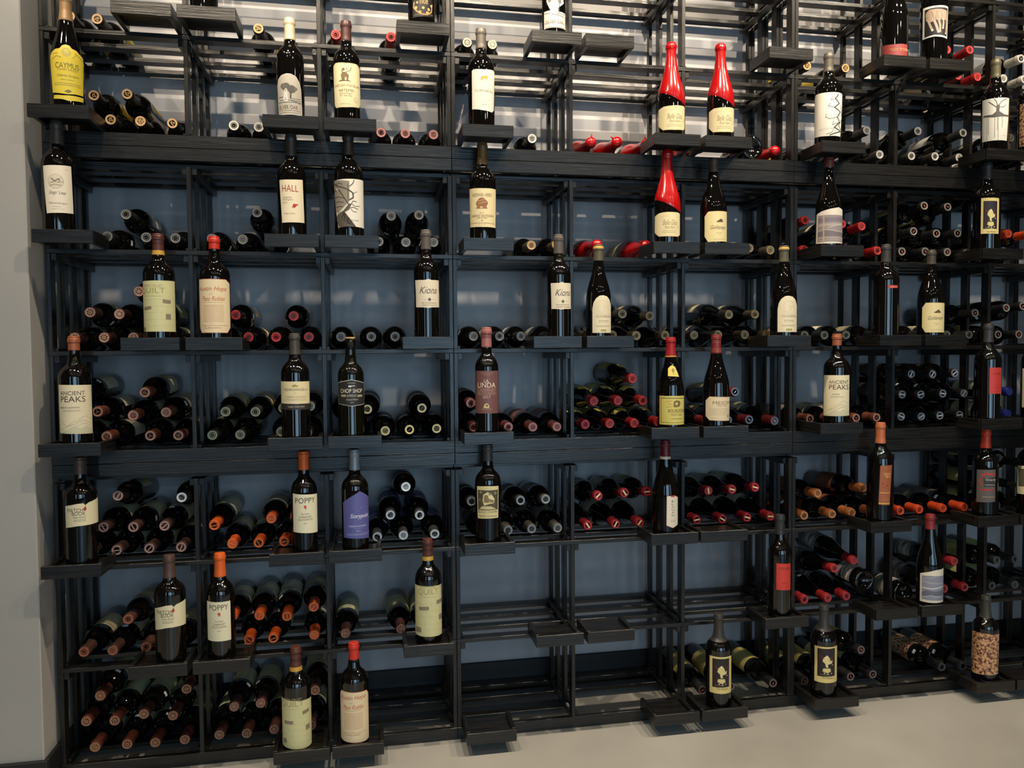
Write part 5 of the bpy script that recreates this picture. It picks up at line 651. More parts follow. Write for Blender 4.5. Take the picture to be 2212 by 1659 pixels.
{'row': 1, 'x': -0.0913, 'h': 0.3114, 'r': 0.0397, 'shape': 'b', 'cap': ('quilt',), 'd': 'wine bottle with pale green patchwork label, alone at the middle post', 'parts': [{'name': 'front_label', 'col': (212, 204, 150), 'pts': [[-0.0583, 0.02973], [0.05259, 0.02581], [0.05259, 0.17684], [-0.0583, 0.18015]], 'items': [['T', 'QUILT', -0.00292, 0.16088, 0.06426, 0.01929, (170, 152, 88), 0], ['T', 'NAPA VALLEY', -0.00294, 0.17645, 0.05141, 0.00742, (176, 160, 110), 0], ['M', -0.0262, 0.02032, 0.14456, 0.14752, 1, (180, 166, 116)], ['G', [[0.02277, 0.12235], [0.05259, 0.12235], [0.05259, 0.13433], [0.02277, 0.13433]], (140, 124, 104)], ['G', [[-0.03241, 0.1062], [-0.00105, 0.10839], [-0.00177, 0.11876], [-0.03313, 0.11657]], (140, 124, 104)], ['G', [[0.03161, 0.07321], [0.05259, 0.07321], [0.05259, 0.08975], [0.03161, 0.08975]], (140, 124, 104)], ['G', [[-0.04778, 0.0396], [-0.02572, 0.0396], [-0.02572, 0.05455], [-0.04778, 0.05455]], (140, 124, 104)], ['L', [[-0.0547, 0.12712], [0.04905, 0.12376]], 0.0004, (196, 188, 138)], ['L', [[-0.0547, 0.1061], [0.04905, 0.10266]], 0.0004, (196, 188, 138)], ['L', [[-0.0547, 0.08807], [0.04905, 0.08456]], 0.0004, (196, 188, 138)], ['L', [[-0.0547, 0.06702], [0.04905, 0.06343]], 0.0004, (196, 188, 138)], ['L', [[-0.0547, 0.04897], [0.04905, 0.04531]], 0.0004, (196, 188, 138)], ['L', [[-0.02385, 0.13401], [-0.02294, 0.1148]], 0.0004, (196, 188, 138)], ['L', [[0.00508, 0.13431], [0.00589, 0.1149]], 0.0004, (196, 188, 138)], ['L', [[-0.011, 0.11568], [-0.01018, 0.09637]], 0.0004, (196, 188, 138)], ['L', [[0.01796, 0.11296], [0.01889, 0.09338]], 0.0004, (196, 188, 138)], ['L', [[-0.02864, 0.09461], [-0.02765, 0.0754]], 0.0004, (196, 188, 138)], ['L', [[0.00103, 0.09604], [0.00184, 0.07664]], 0.0004, (196, 188, 138)], ['L', [[-0.01512, 0.07684], [-0.01429, 0.05755]], 0.0004, (196, 188, 138)], ['L', [[0.02277, 0.07307], [0.02378, 0.05338]], 0.0004, (196, 188, 138)]]}], 'capz': 0.2479},
{'row': 1, 'x': 1.058, 'h': 0.3313, 'r': 0.038, 'shape': 'b', 'cap': (50, 50, 50), 'd': 'slender dark wine bottle with a bright red rectangular label', 'parts': [{'name': 'front_label', 'col': (206, 58, 48), 'pts': [[-0.03061, 0.09266], [0.02074, 0.09154], [0.02074, 0.17962], [-0.03061, 0.18065]], 'items': [['T', 'NINER', -0.00274, 0.16322, 0.03835, 0.0084, (110, 28, 26), 0], ['T', '2016', -0.00458, 0.11575, 0.01751, 0.00481, (130, 34, 32), 0], ['M', -0.02364, 0.01546, 0.10193, 0.10434, 1, (150, 44, 40)]], 'b': (120, 30, 28)}], 'capz': 0.2688},
{'row': 1, 'x': 1.6149, 'h': 0.3073, 'r': 0.0415, 'shape': 'g', 'cap': (132, 44, 44), 'd': 'sloping wine bottle with torn-edge blue-grey seascape label and red capsule', 'parts': [{'name': 'front_label', 'col': (224, 212, 190), 'pts': [[-0.059, 0.01403], [-0.02361, 0.01431], [0.02961, 0.01553], [0.02961, 0.13005], [-0.00959, 0.12613], [-0.059, 0.10926]], 'items': [['G', [[-0.05227, 0.02367], [-0.02361, 0.02269], [0.02961, 0.02324], [0.02961, 0.10537], [-0.02361, 0.10638], [-0.05227, 0.10336]], (138, 138, 150)], ['L', [[-0.04955, 0.08568], [-0.02361, 0.08092], [0.02557, 0.07963]], 0.003, (170, 168, 172)], ['G', [[-0.05148, 0.04689], [-0.03704, 0.05602], [-0.01678, 0.05375], [0.02691, 0.05566], [0.02691, 0.04113], [-0.05148, 0.03539]], (104, 104, 118)], ['L', [[-0.04955, 0.06272], [-0.01678, 0.06249], [0.02042, 0.06927]], 0.004, (206, 200, 190)], ['L', [[-0.04955, 0.03016], [-0.02361, 0.03907], [0.02042, 0.03113]], 0.002, (190, 186, 184)], ['L', [[-0.04767, 0.09378], [-0.00959, 0.10261]], 0.0016, (176, 174, 180)]]}], 'capz': 0.2577},
{'row': 0, 'x': -0.4797, 'h': 0.2932, 'r': 0.0414, 'shape': 'b', 'cap': ('quilt',), 'd': 'wine bottle with pale green patchwork label, on the floor-level tray', 'parts': [{'name': 'front_label', 'col': (212, 204, 150), 'pts': [[-0.05374, 0.01437], [0.0618, 0.00207], [0.0618, 0.14406], [-0.05374, 0.15489]], 'items': [['T', 'QUILT', -0.01131, 0.13939, 0.07185, 0.01805, (170, 152, 88), 0], ['T', 'NAPA VALLEY', -0.00856, 0.15396, 0.05548, 0.00694, (176, 160, 110), 0], ['M', -0.03288, 0.017, 0.12411, 0.12689, 1, (180, 166, 116)], ['G', [[0.0209, 0.10592], [0.04409, 0.10918], [0.04263, 0.11958], [0.01944, 0.11632]], (140, 124, 104)], ['G', [[-0.03489, 0.08172], [-0.00668, 0.08172], [-0.00668, 0.09146], [-0.03489, 0.09146]], (140, 124, 104)], ['G', [[0.03066, 0.05679], [0.04633, 0.05816], [0.04499, 0.07357], [0.02932, 0.0722]], (140, 124, 104)], ['G', [[-0.04106, 0.02565], [-0.02746, 0.02565], [-0.02746, 0.03823], [-0.04106, 0.03823]], (140, 124, 104)], ['L', [[-0.04724, 0.107], [0.05655, 0.09555]], 0.0004, (196, 188, 138)], ['L', [[-0.04724, 0.08738], [0.05655, 0.07573]], 0.0004, (196, 188, 138)], ['L', [[-0.04724, 0.07056], [0.05655, 0.05873]], 0.0004, (196, 188, 138)], ['L', [[-0.04724, 0.05092], [0.05655, 0.03888]], 0.0004, (196, 188, 138)], ['L', [[-0.04724, 0.03407], [0.05655, 0.02186]], 0.0004, (196, 188, 138)], ['L', [[-0.01729, 0.11463], [-0.01635, 0.09665]], 0.0004, (196, 188, 138)], ['L', [[0.01233, 0.11275], [0.01317, 0.09445]], 0.0004, (196, 188, 138)], ['L', [[-0.00416, 0.09695], [-0.00332, 0.07882]], 0.0004, (196, 188, 138)], ['L', [[0.02555, 0.09077], [0.0265, 0.07224]], 0.0004, (196, 188, 138)], ['L', [[-0.02215, 0.0778], [-0.02114, 0.05985]], 0.0004, (196, 188, 138)], ['L', [[0.00818, 0.0774], [0.00901, 0.05912]], 0.0004, (196, 188, 138)], ['L', [[-0.00838, 0.06087], [-0.00752, 0.04276]], 0.0004, (196, 188, 138)], ['L', [[0.03047, 0.0525], [0.0315, 0.03384]], 0.0004, (196, 188, 138)]]}], 'capz': 0.2251},
{'row': 0, 'x': -0.3134, 'h': 0.2927, 'r': 0.0412, 'shape': 'b', 'cap': (206, 52, 36), 'd': 'wine bottle with bright red capsule and cream label, at floor level', 'parts': [{'name': 'front_label', 'col': (236, 212, 170), 'pts': [[-0.03874, 0.01318], [0.03752, 0.00708], [0.05564, 0.00888], [0.05564, 0.14384], [0.0416, 0.15759], [-0.04332, 0.16315], [-0.05478, 0.15133], [-0.05478, 0.01732]], 'items': [['T', 'Austin Hope', -0.00536, 0.14214, 0.08325, 0.01654, (190, 84, 48), 0.35], ['T', '2017', -0.00906, 0.12802, 0.01077, 0.00376, (190, 130, 96), 0], ['T', 'Paso Robles', -0.00265, 0.11575, 0.06432, 0.0128, (196, 100, 60), 0.4], ['M', -0.03481, 0.01989, 0.1039, 0.10692, 1, (196, 120, 84)], ['M', -0.03241, 0.02548, 0.04948, 0.09924, 12, (206, 150, 116)], ['M', -0.01315, -0.00166, 0.04499, 0.0468, 1, (206, 150, 116)], ['T', 'Produced by Austin Hope Winery', 0.00072, 0.03939, 0.07359, 0.00453, (196, 130, 94), 0.35], ['T', 'Paso Robles California', -0.00696, 0.03379, 0.04751, 0.00453, (196, 130, 94), 0.35]], 'b': (206, 120, 90)}], 'capz': 0.2454},
{'row': 0, 'x': 0.8441, 'h': 0.2979, 'r': 0.0415, 'shape': 'b', 'cap': (58, 54, 52), 'd': 'dark wine bottle with yellow-framed figure label, floor level, left of two', 'parts': [{'name': 'front_label', 'col': (226, 202, 130), 'pts': [[-0.04843, 0.05264], [0.03209, 0.05257], [0.03209, 0.17152], [-0.04843, 0.17163]], 'items': [['G', [[-0.03804, 0.07272], [0.01848, 0.07357], [0.01848, 0.16597], [-0.03804, 0.16522]], (40, 30, 30)], ['G', [[-0.033, 0.14634], [-0.01615, 0.13125], [-0.01814, 0.12163], [-0.0316, 0.14074]], (96, 30, 28)], ['G', [[-0.00461, 0.1315], [0.01353, 0.14343], [0.01353, 0.1387], [-0.00461, 0.12442]], (96, 30, 28)], ['G', [[-0.01814, 0.1358], [-0.00945, 0.14336], [-0.00176, 0.13608], [-0.00601, 0.12918], [0.00502, 0.1236], [0.0091, 0.12771], [0.00743, 0.11616], [-0.00601, 0.11265], [-0.00461, 0.10316], [-0.01148, 0.10317], [-0.01282, 0.11493], [-0.02212, 0.12352]], (226, 206, 140)], ['G', [[-0.01947, 0.10021], [0.00118, 0.10041], [0.00423, 0.0906], [-0.00601, 0.08429], [-0.02212, 0.09041]], (222, 200, 134)], ['C', -0.00877, 0.13865, 0.00413, (234, 216, 160)], ['C', -0.01615, 0.08398, 0.00213, (222, 200, 134)], ['C', -0.00601, 0.08074, 0.00213, (222, 200, 134)], ['C', 0.00502, 0.0834, 0.00189, (222, 200, 134)], ['L', [[-0.02953, 0.07961], [0.00118, 0.07912]], 0.0008, (180, 160, 110)], ['C', 0.0091, 0.11116, 0.00189, (214, 192, 130)], ['T', 'The Prisoner', -0.00463, 0.06833, 0.03632, 0.00591, (120, 100, 60), 0.4]]}], 'capz': 0.2137},
{'row': 0, 'x': 1.2193, 'h': 0.3012, 'r': 0.0415, 'shape': 'b', 'cap': (58, 54, 52), 'd': 'dark wine bottle with yellow-framed figure label, floor level, right of two', 'parts': [{'name': 'front_label', 'col': (226, 202, 130), 'pts': [[-0.05406, 0.05419], [0.03218, 0.05615], [0.03218, 0.17529], [-0.05406, 0.1736]], 'items': [['G', [[-0.04333, 0.07468], [0.01546, 0.0778], [0.01546, 0.1703], [-0.04333, 0.16748]], (40, 30, 30)], ['G', [[-0.03814, 0.14872], [-0.02084, 0.13429], [-0.02289, 0.12455], [-0.0367, 0.14315]], (96, 30, 28)], ['G', [[-0.00894, 0.13505], [0.01009, 0.14765], [0.01009, 0.14291], [-0.00894, 0.12795]], (96, 30, 28)], ['G', [[-0.02289, 0.13876], [-0.01393, 0.14672], [-0.00598, 0.13976], [-0.01039, 0.13267], [0.00108, 0.12753], [0.00538, 0.13179], [0.00362, 0.12017], [-0.01039, 0.1161], [-0.00894, 0.10666], [-0.01603, 0.10636], [-0.01741, 0.11808], [-0.02697, 0.12627]], (226, 206, 140)], ['G', [[-0.02425, 0.10302], [-0.00293, 0.10415], [0.00026, 0.09446], [-0.01039, 0.08769], [-0.02697, 0.09308]], (222, 200, 134)], ['C', -0.01323, 0.14203, 0.00414, (234, 216, 160)], ['C', -0.02084, 0.08691, 0.00213, (222, 200, 134)], ['C', -0.01039, 0.08414, 0.00213, (222, 200, 134)], ['C', 0.00108, 0.08727, 0.0019, (222, 200, 134)], ['L', [[-0.03458, 0.08193], [-0.00293, 0.08283]], 0.0008, (180, 160, 110)], ['C', 0.00538, 0.11521, 0.0019, (214, 192, 130)], ['T', 'The Prisoner', -0.00879, 0.0717, 0.03775, 0.00593, (120, 100, 60), 0.4]]}], 'capz': 0.2192},
{'row': 0, 'x': 1.8381, 'h': 0.2918, 'r': 0.0415, 'shape': 'b', 'cap': (58, 56, 50), 'd': 'wine bottle wrapped in a brown cork-pattern label at floor level right', 'parts': [{'name': 'front_label', 'col': 'cork', 'pts': [[-0.08869, 0.02063], [-0.03117, 0.02724], [0.01832, 0.03111], [0.02437, 0.16867], [-0.03117, 0.17094], [-0.08237, 0.16913]], 'items': [['T', '75', -0.02551, 0.10569, 0.02744, 0.02209, (120, 70, 50), 0]]}], 'capz': 0.2185},]


# ------------------------------------------------------------------ bottle shapes
def profile(shape, h, R):
    """(z, radius) list from base to lip"""
    rn = .0143
    if shape == 'b':   pts = [(0, .80), (.006, .93), (.02, .998), (.028, 1), (.12, 1), (.56, 1), (.60, .999), (.635, .985), (.665, .93), (.695, .82), (.72, .66), (.74, .52), (.76, .435)]
    elif shape == 'h': pts = [(0, .80), (.006, .93), (.02, .968), (.028, .97), (.12, .974), (.58, .998), (.63, .999), (.665, .985), (.695, .92), (.72, .80), (.74, .63), (.757, .49), (.775, .42)]
    else:              pts = [(0, .80), (.006, .93), (.02, .998), (.028, 1), (.12, 1), (.36, 1), (.40, .998), (.45, .985), (.50, .94), (.55, .86), (.60, .75), (.65, .64), (.70, .54), (.75, .46), (.80, .41)]
    out = [(a*h, r*R) for a, r in pts]
    z1 = out[-1][0]
    out = [(a, max(r, rn)) for a, r in out]
    out += [(z1+(h*.94-z1)*.5, rn), (h*.94, rn*.98), (h*.945, rn+.0014), (h*.975, rn+.0014), (h*.98, rn), (h-.0012, rn-.0004), (h, rn-.0022)]
    return out
def prad(prof, z):
    for (a, r), (b, s) in zip(prof, prof[1:]):
        if a <= z <= b: return r+(s-r)*(z-a)/max(b-a, 1e-9)
    return prof[0][1] if z < prof[0][0] else prof[-1][1]
def smoothp(prof, n=3):
    """resample the shoulder with a Catmull curve"""
    P = prof; out = []
    for i in range(len(P)-1):
        a, b = P[i], P[i+1]; p = P[max(i-1, 0)]; q = P[min(i+2, len(P)-1)]
        out.append(a)
        if b[0]-a[0] > .006 and i > 5 and b[0] < .80*P[-1][0]:
            for s in range(1, n):
                u = s/n; r = .5*((2*a[1])+(-p[1]+b[1])*u+(2*p[1]-5*a[1]+4*b[1]-q[1])*u*u+(-p[1]+3*a[1]-3*b[1]+q[1])*u**3)
                out.append((a[0]+(b[0]-a[0])*u, r))
    out.append(P[-1]); return out
def body_mesh(prof, seg=40):
    bm = bmesh.new(); rings = []
    pr_ = smoothp(prof)
    for z, r in pr_: rings.append([bm.verts.new((r*math.cos(2*PI*i/seg), r*math.sin(2*PI*i/seg), z)) for i in range(seg)])
    for A, B in zip(rings, rings[1:]):
        for i in range(seg): bm.faces.new((A[i], A[(i+1) % seg], B[(i+1) % seg], B[i]))
    # punt in the base
    r0 = pr_[0][1]; R1 = [bm.verts.new((r0*.82*math.cos(2*PI*i/seg), r0*.82*math.sin(2*PI*i/seg), .002)) for i in range(seg)]
    R2_ = [bm.verts.new((r0*.45*math.cos(2*PI*i/seg), r0*.45*math.sin(2*PI*i/seg), .016)) for i in range(seg)]
    c = bm.verts.new((0, 0, .022))
    for i in range(seg):
        j = (i+1) % seg
        bm.faces.new((rings[0][j], rings[0][i], R1[i], R1[j])); bm.faces.new((R1[j], R1[i], R2_[i], R2_[j])); bm.faces.new((R2_[j], R2_[i], c))
    bm.faces.new(rings[-1])
    return bm
def sleeve_mesh(prof, z0, off=.0006, seg=36, wave=None, close=True, z1=None, dome=.0, rim=True):
    """foil or wax that follows the glass from z0 to the lip"""
    h = prof[-1][0] if z1 is None else z1
    N = 26; bm = bmesh.new(); rings = []
    for k in range(N+1):
        u = k/N; ring = []
        for i in range(seg):
            a = 2*PI*i/seg; zb = z0+(wave(a) if wave else 0)
            z = zb+(h-zb)*u; r = prad(prof, min(z, prof[-1][0]-.0013))+off
            if k == 0: r -= off*.9
            ring.append(bm.verts.new((r*math.cos(a), r*math.sin(a), z)))
        rings.append(ring)
    for A, B in zip(rings, rings[1:]):
        for i in range(seg): bm.faces.new((A[i], A[(i+1) % seg], B[(i+1) % seg], B[i]))
    if close:
        top = rings[-1]; rr = prad(prof, prof[-1][0]-.0013)+off; prev = top
        for (s, dz) in ((.93, .0007+dome*.4), (.6, .0009+dome*.9)):
            ring = [bm.verts.new((rr*s*math.cos(2*PI*i/seg), rr*s*math.sin(2*PI*i/seg), h+dz)) for i in range(seg)]
            for i in range(seg): bm.faces.new((prev[i], prev[(i+1) % seg], ring[(i+1) % seg], ring[i]))
            prev = ring
        c = bm.verts.new((0, 0, h+.0009+dome)); 
        for i in range(seg): bm.faces.new((prev[i], prev[(i+1) % seg], c))
    return bm
# ------------------------------------------------------------------ flat artwork wrapped round the glass
def wrap(bm, prof, off, rot=0.0, step=.0035):
    """x = arc length on the body, z = height; bend the flat drawing round the bottle (front = -y)"""
    R0 = max(r for _, r in prof)
    xs = [v.co.x for v in bm.verts]
    if not xs: return
    n0, n1 = math.floor(min(xs)/step), math.ceil(max(xs)/step)
    if n1-n0 > 1:
        for k in range(n0+1, n1):
            bmesh.ops.bisect_plane(bm, geom=bm.verts[:]+bm.edges[:]+bm.faces[:], plane_co=(k*step, 0, 0), plane_no=(1, 0, 0))
    for v in bm.verts:
        a = v.co.x/R0+rot; r = prad(prof, v.co.z)+off+v.co.y
        v.co = Vector((r*math.sin(a), -r*math.cos(a), v.co.z))
def poly(bm, pts, y=0.0, mi=0):
    A = sum(a[0]*b[1]-b[0]*a[1] for a, b in zip(pts, pts[1:]+pts[:1]))
    if A < 0: pts = pts[::-1]
    vs = [bm.verts.new((p[0], y, p[1])) for p in pts]
    f_ = bm.faces.new(vs); f_.material_index = mi
    bmesh.ops.triangulate(bm, faces=[f_])
def zcuts(bm, step=.006):
    zs = [v.co.z for v in bm.verts]
    if not zs: return
    for k in range(math.floor(min(zs)/step)+1, math.ceil(max(zs)/step)):
        bmesh.ops.bisect_plane(bm, geom=bm.verts[:]+bm.edges[:]+bm.faces[:], plane_co=(0, 0, k*step), plane_no=(0, 0, 1))
def stroke(bm, pts, w_, y=0.0, mi=0):
    for a, b in zip(pts, pts[1:]):
        dx, dz = b[0]-a[0], b[1]-a[1]; L = math.hypot(dx, dz)
        if L < 1e-6: continue
        nx, nz = -dz/L*w_/2, dx/L*w_/2; ex, ez = dx/L*w_*.3, dz/L*w_*.3
        poly(bm, [(a[0]+nx-ex, a[1]+nz-ez), (a[0]-nx-ex, a[1]-nz-ez), (b[0]-nx+ex, b[1]-nz+ez), (b[0]+nx+ex, b[1]+nz+ez)], y, mi)
TXT = {}
def text_bm(s, shear=0.0, bold=0.0):
    key = (s, shear, bold)
    if key not in TXT:
        c = bpy.data.curves.new('txt', 'FONT'); c.body = s; c.size = 1; c.resolution_u = 3; c.shear = shear; c.offset = bold; c.align_x = 'CENTER'; c.fill_mode = 'BOTH'
        o = bpy.data.objects.new('txt', c); COL.objects.link(o)
        dg = bpy.context.evaluated_depsgraph_get(); me = bpy.data.meshes.new_from_object(o.evaluated_get(dg))
        bpy.data.objects.remove(o); bpy.data.curves.remove(c)
        TXT[key] = ([tuple(v.co) for v in me.vertices], [tuple(p.vertices) for p in me.polygons])
        bpy.data.meshes.remove(me)
    return TXT[key]
def put_text(bm, s, x, z, w_, h_, mi, y, shear=0.0, flip=False, bold=0.0):
    V, P = text_bm(s, shear, bold)
    if not V: return
    x0 = min(v[0] for v in V); x1 = max(v[0] for v in V); y0 = min(v[1] for v in V); y1 = max(v[1] for v in V)
    sx = w_/(x1-x0); sy = h_/(y1-y0); sg = -1 if flip else 1
    vs = [bm.verts.new((x+sg*((v[0]-(x0+x1)/2)*sx), y, z+sg*((v[1]-(y0+y1)/2)*sy))) for v in V]
    for p in P:
        try: q = bm.faces.new([vs[i] for i in p]); q.material_index = mi
        except ValueError: pass
def build_label(L, prof, parent):
    base = M_CORK if L['col'] == 'cork' else ink(L['col'], .5)
    mats = [base]
    pts = [tuple(p) for p in L['pts']]
    bm = bmesh.new()
    if 'b' in L:
        mats.append(ink(L['b'], .5)); poly(bm, pts, 0, 1)
        cx_ = sum(p[0] for p in pts)/len(pts); cz_ = sum(p[1] for p in pts)/len(pts)
        W_ = max(p[0] for p in pts)-min(p[0] for p in pts); s_ = 1-.0024/W_*1.0
        Hh = max(p[1] for p in pts)-min(p[1] for p in pts); t_ = 1-.0024/Hh
        poly(bm, [(cx_+(p[0]-cx_)*s_, cz_+(p[1]-cz_)*t_) for p in pts], .0001, 0)
    else: poly(bm, pts, 0, 0)
    zcuts(bm); wrap(bm, prof, .0004)
    o = link(L['name'], bm, mats, parent)
    if not L['items']: return o
    bm = bmesh.new(); mats = []; idx = {}
    def mi(c):
        c = tuple(c[:3])
        if c not in idx: idx[c] = len(mats); mats.append(ink(c))
        return idx[c]
    y = .0004
    for it in L['items']:
        y += .00002; k = it[0]
        if k == 'T': put_text(bm, it[1], it[2], it[3], it[4], it[5], mi(it[6]), y, it[7])
        elif k == 'V':
            n = len(it[1]); st = it[5]/n
            for q, ch in enumerate(it[1]): put_text(bm, ch, it[2], it[3]+it[5]/2-(q+.5)*st, it[4], st*.66, mi(it[6]), y)
        elif k == 'G': poly(bm, [tuple(p) for p in it[1]], y, mi(it[2]))
        elif k == 'L': stroke(bm, [tuple(p) for p in it[1]], it[2], y, mi(it[3]))
        elif k == 'C': poly(bm, [(it[1]+it[3]*math.cos(2*PI*q/18), it[2]+it[3]*math.sin(2*PI*q/18)) for q in range(18)], y, mi(it[4]))
        elif k == 'M':
            _, a, b, z0, z1, n, c = it; rg = random.Random(int(abs(a)*1e5)+n); hh = (z1-z0)/n
            for r_ in range(n):
                zc = z0+hh*(r_+.5); x_ = a
                while x_ < b-.0005:
                    l = rg.uniform(.0015, .0045); poly(bm, [(x_, zc-hh*.16), (min(x_+l, b), zc-hh*.16), (min(x_+l, b), zc+hh*.16), (x_, zc+hh*.16)], y, mi(c)); x_ += l+.0009
    zcuts(bm, .012); wrap(bm, prof, .0002)
    link('lettering', bm, mats, o)
    return o

# ------------------------------------------------------------------ display trays
EMPTY_LBL = {}
def tray_mesh_parts(t, w_, oa, ob):
    h = .035; a, b = -w_/2, w_/2
    bm = bmesh.new(); box(bm, a, b, -.118, -.106, 0, h, .0008); link('front_board', bm, WX, t)
    bm = bmesh.new(); box(bm, -oa, -oa+.012, -.1058, .011, .0003, h, .0008); link('side_board', bm, WY, t)
    bm = bmesh.new(); box(bm, ob-.012, ob, -.1058, .011, .0003, h, .0008); link('side_board', bm, WY, t)
    bm = bmesh.new(); box(bm, -oa+.0122, ob-.0122, -.1057, -.001, .014, .0238, .0006); link('tray_floor', bm, WX, t)
tray_by_row = {}
TR = []
for row, x, w_ in TRAYS:
    TR.append([row, x, w_])
rowname = ['floor-level row', 'second row from the floor', 'third row from the floor', 'fourth row from the floor', 'fifth row from the floor', 'sixth row from the floor', 'seventh row from the floor', 'top visible row']
hold = {}
for s in STANDING:
    k = min(range(len(TR)), key=lambda i: abs(TR[i][1]-s['x'])+10*(TR[i][0] != s['row'])); hold[k] = s['d']
for k, (row, x, w_) in enumerate(TR):
    nb = [t_[1] for j, t_ in enumerate(TR) if j != k and t_[0] == row]
    L_ = min([w_/2]+[(x-n)/2-.0008 for n in nb if n < x]); R_ = min([w_/2]+[(n-x)/2-.0008 for n in nb if n > x])
    oa, ob = L_, R_
    for p in POSTS:
        if p < x: oa = min(oa, x-p-.0130 if abs(p-round(p/1.1376)*1.1376) < .012 else x-p-.0066)
        else: ob = min(ob, p-x-.0130 if abs(p-round(p/1.1376)*1.1376) < .012 else p-x-.0066)
    same = sorted(t_[1] for t_ in TR if t_[0] == row); n_ = same.index(x)
    place = ('leftmost' if n_ == 0 else ['', 'second', 'third', 'fourth', 'fifth', 'sixth', 'seventh', 'eighth', 'ninth'][n_]+' from left')+' in the '+rowname[row].replace('from the floor', 'from floor')
    lab = ('dark wooden tray holding a bottle, ' if k in hold else 'empty dark wooden display tray, ')+place
    t = empty('display_tray', (x, 0, SH[row]+.0004), lab, 'tray', 'wooden display trays on the rack fronts')
    tray_mesh_parts(t, min(L_, w_/2)+min(R_, w_/2) if L_ == R_ else 2*min(L_, R_), max(oa, .05), max(ob, .05))

# ------------------------------------------------------------------ standing bottles
def foil(rgb): return mat('foil_%d_%d_%d' % tuple(rgb), rgb, .38, .35 if max(rgb)-min(rgb) < 40 and max(rgb) > 120 else .1, .5)
M_WAX = mat('red_sealing_wax', (176, 16, 18), .2, 0, .5, .3)
for s in STANDING:
    h, R = s['h'], s['r']; prof = profile(s['shape'], h, R)
    t = empty('wine_bottle', (s['x'], -.06, SH[s['row']]+.0244), s['d'], 'wine bottle', 'bottles standing on the display trays')
    cap = s['cap']
    link('bottle_glass', body_mesh(prof), M_GREEN if cap[0] == 'glass' else M_GLASS, t, True)
    if cap[0] == 'wax':
        o = link('wax_seal', sleeve_mesh(prof, h*.42, .0013, 44, lambda a: -.021*math.cos(a+.15), dome=.004), M_WAX, t, True)
        bm = bmesh.new(); bmesh.ops.create_icosphere(bm, subdivisions=3, radius=.0182, matrix=Matrix.Translation((0, 0, h-.010)))
        link('wax_bulb', bm, M_WAX, t, True)
    elif cap[0] == 'glass':
        bm = sleeve_mesh(prof, h-.004, .0003, 24, dome=0); link('cork_top', bm, mat('cork', (176, 140, 92), .8), t, True)
    else:
        zs = s.get('capz', h*.82)
        if cap[0] == 'quilt':
            link('capsule', sleeve_mesh(prof, zs+.013, .0007), foil((92, 50, 42)), t, True)
            link('capsule_band', sleeve_mesh(prof, zs, .0009, 36, close=False, z1=zs+.0129), foil((196, 152, 60)), t, True)
            for q in (.03, .034, .05): link('capsule_ring', sleeve_mesh(prof, zs+q, .0011, 36, close=False, z1=zs+q+.0012), foil((60, 32, 28)), t, True)
        elif cap[0] == 'linda':
            link('screw_cap', sleeve_mesh(prof, zs, .0012), foil((168, 104, 98)), t, True)
            for q in (.018, .022, .026, .030): link('cap_rib', sleeve_mesh(prof, h-q, .0021, 36, close=False, z1=h-q+.0014), foil((150, 84, 80)), t, True)
        elif cap[0] == 'cuv':
            link('capsule', sleeve_mesh(prof, zs, .0007), foil((92, 84, 66)), t, True)
            link('capsule_band', sleeve_mesh(prof, h-.012, .0009, 36, close=False, z1=h-.004), foil((214, 170, 84)), t, True)
        elif cap[0] == 'jad':
            link('capsule', sleeve_mesh(prof, zs+.004, .0007), foil((156, 30, 32)), t, True)
            link('capsule_band', sleeve_mesh(prof, zs, .0008, 36, close=False, z1=zs+.0039), foil((220, 150, 60)), t, True)
        elif cap[0] == 'meio':
            link('capsule', sleeve_mesh(prof, zs, .0007), foil((122, 42, 40)), t, True)
            for q in (.006, .012, .034, .040): link('capsule_ring', sleeve_mesh(prof, zs+q, .001, 36, close=False, z1=zs+q+.001), foil((176, 120, 100)), t, True)
        elif cap[0] == 'elo':
            link('capsule', sleeve_mesh(prof, h*.83, .0007), foil((104, 26, 32)), t, True)
            link('capsule_band', sleeve_mesh(prof, h*.80, .0008, 36, close=False, z1=h*.829), foil((216, 196, 170)), t, True)
        else:
            link('capsule', sleeve_mesh(prof, zs, .0007), foil(cap), t, True)
    for L in s['parts']: build_label(L, prof, t)

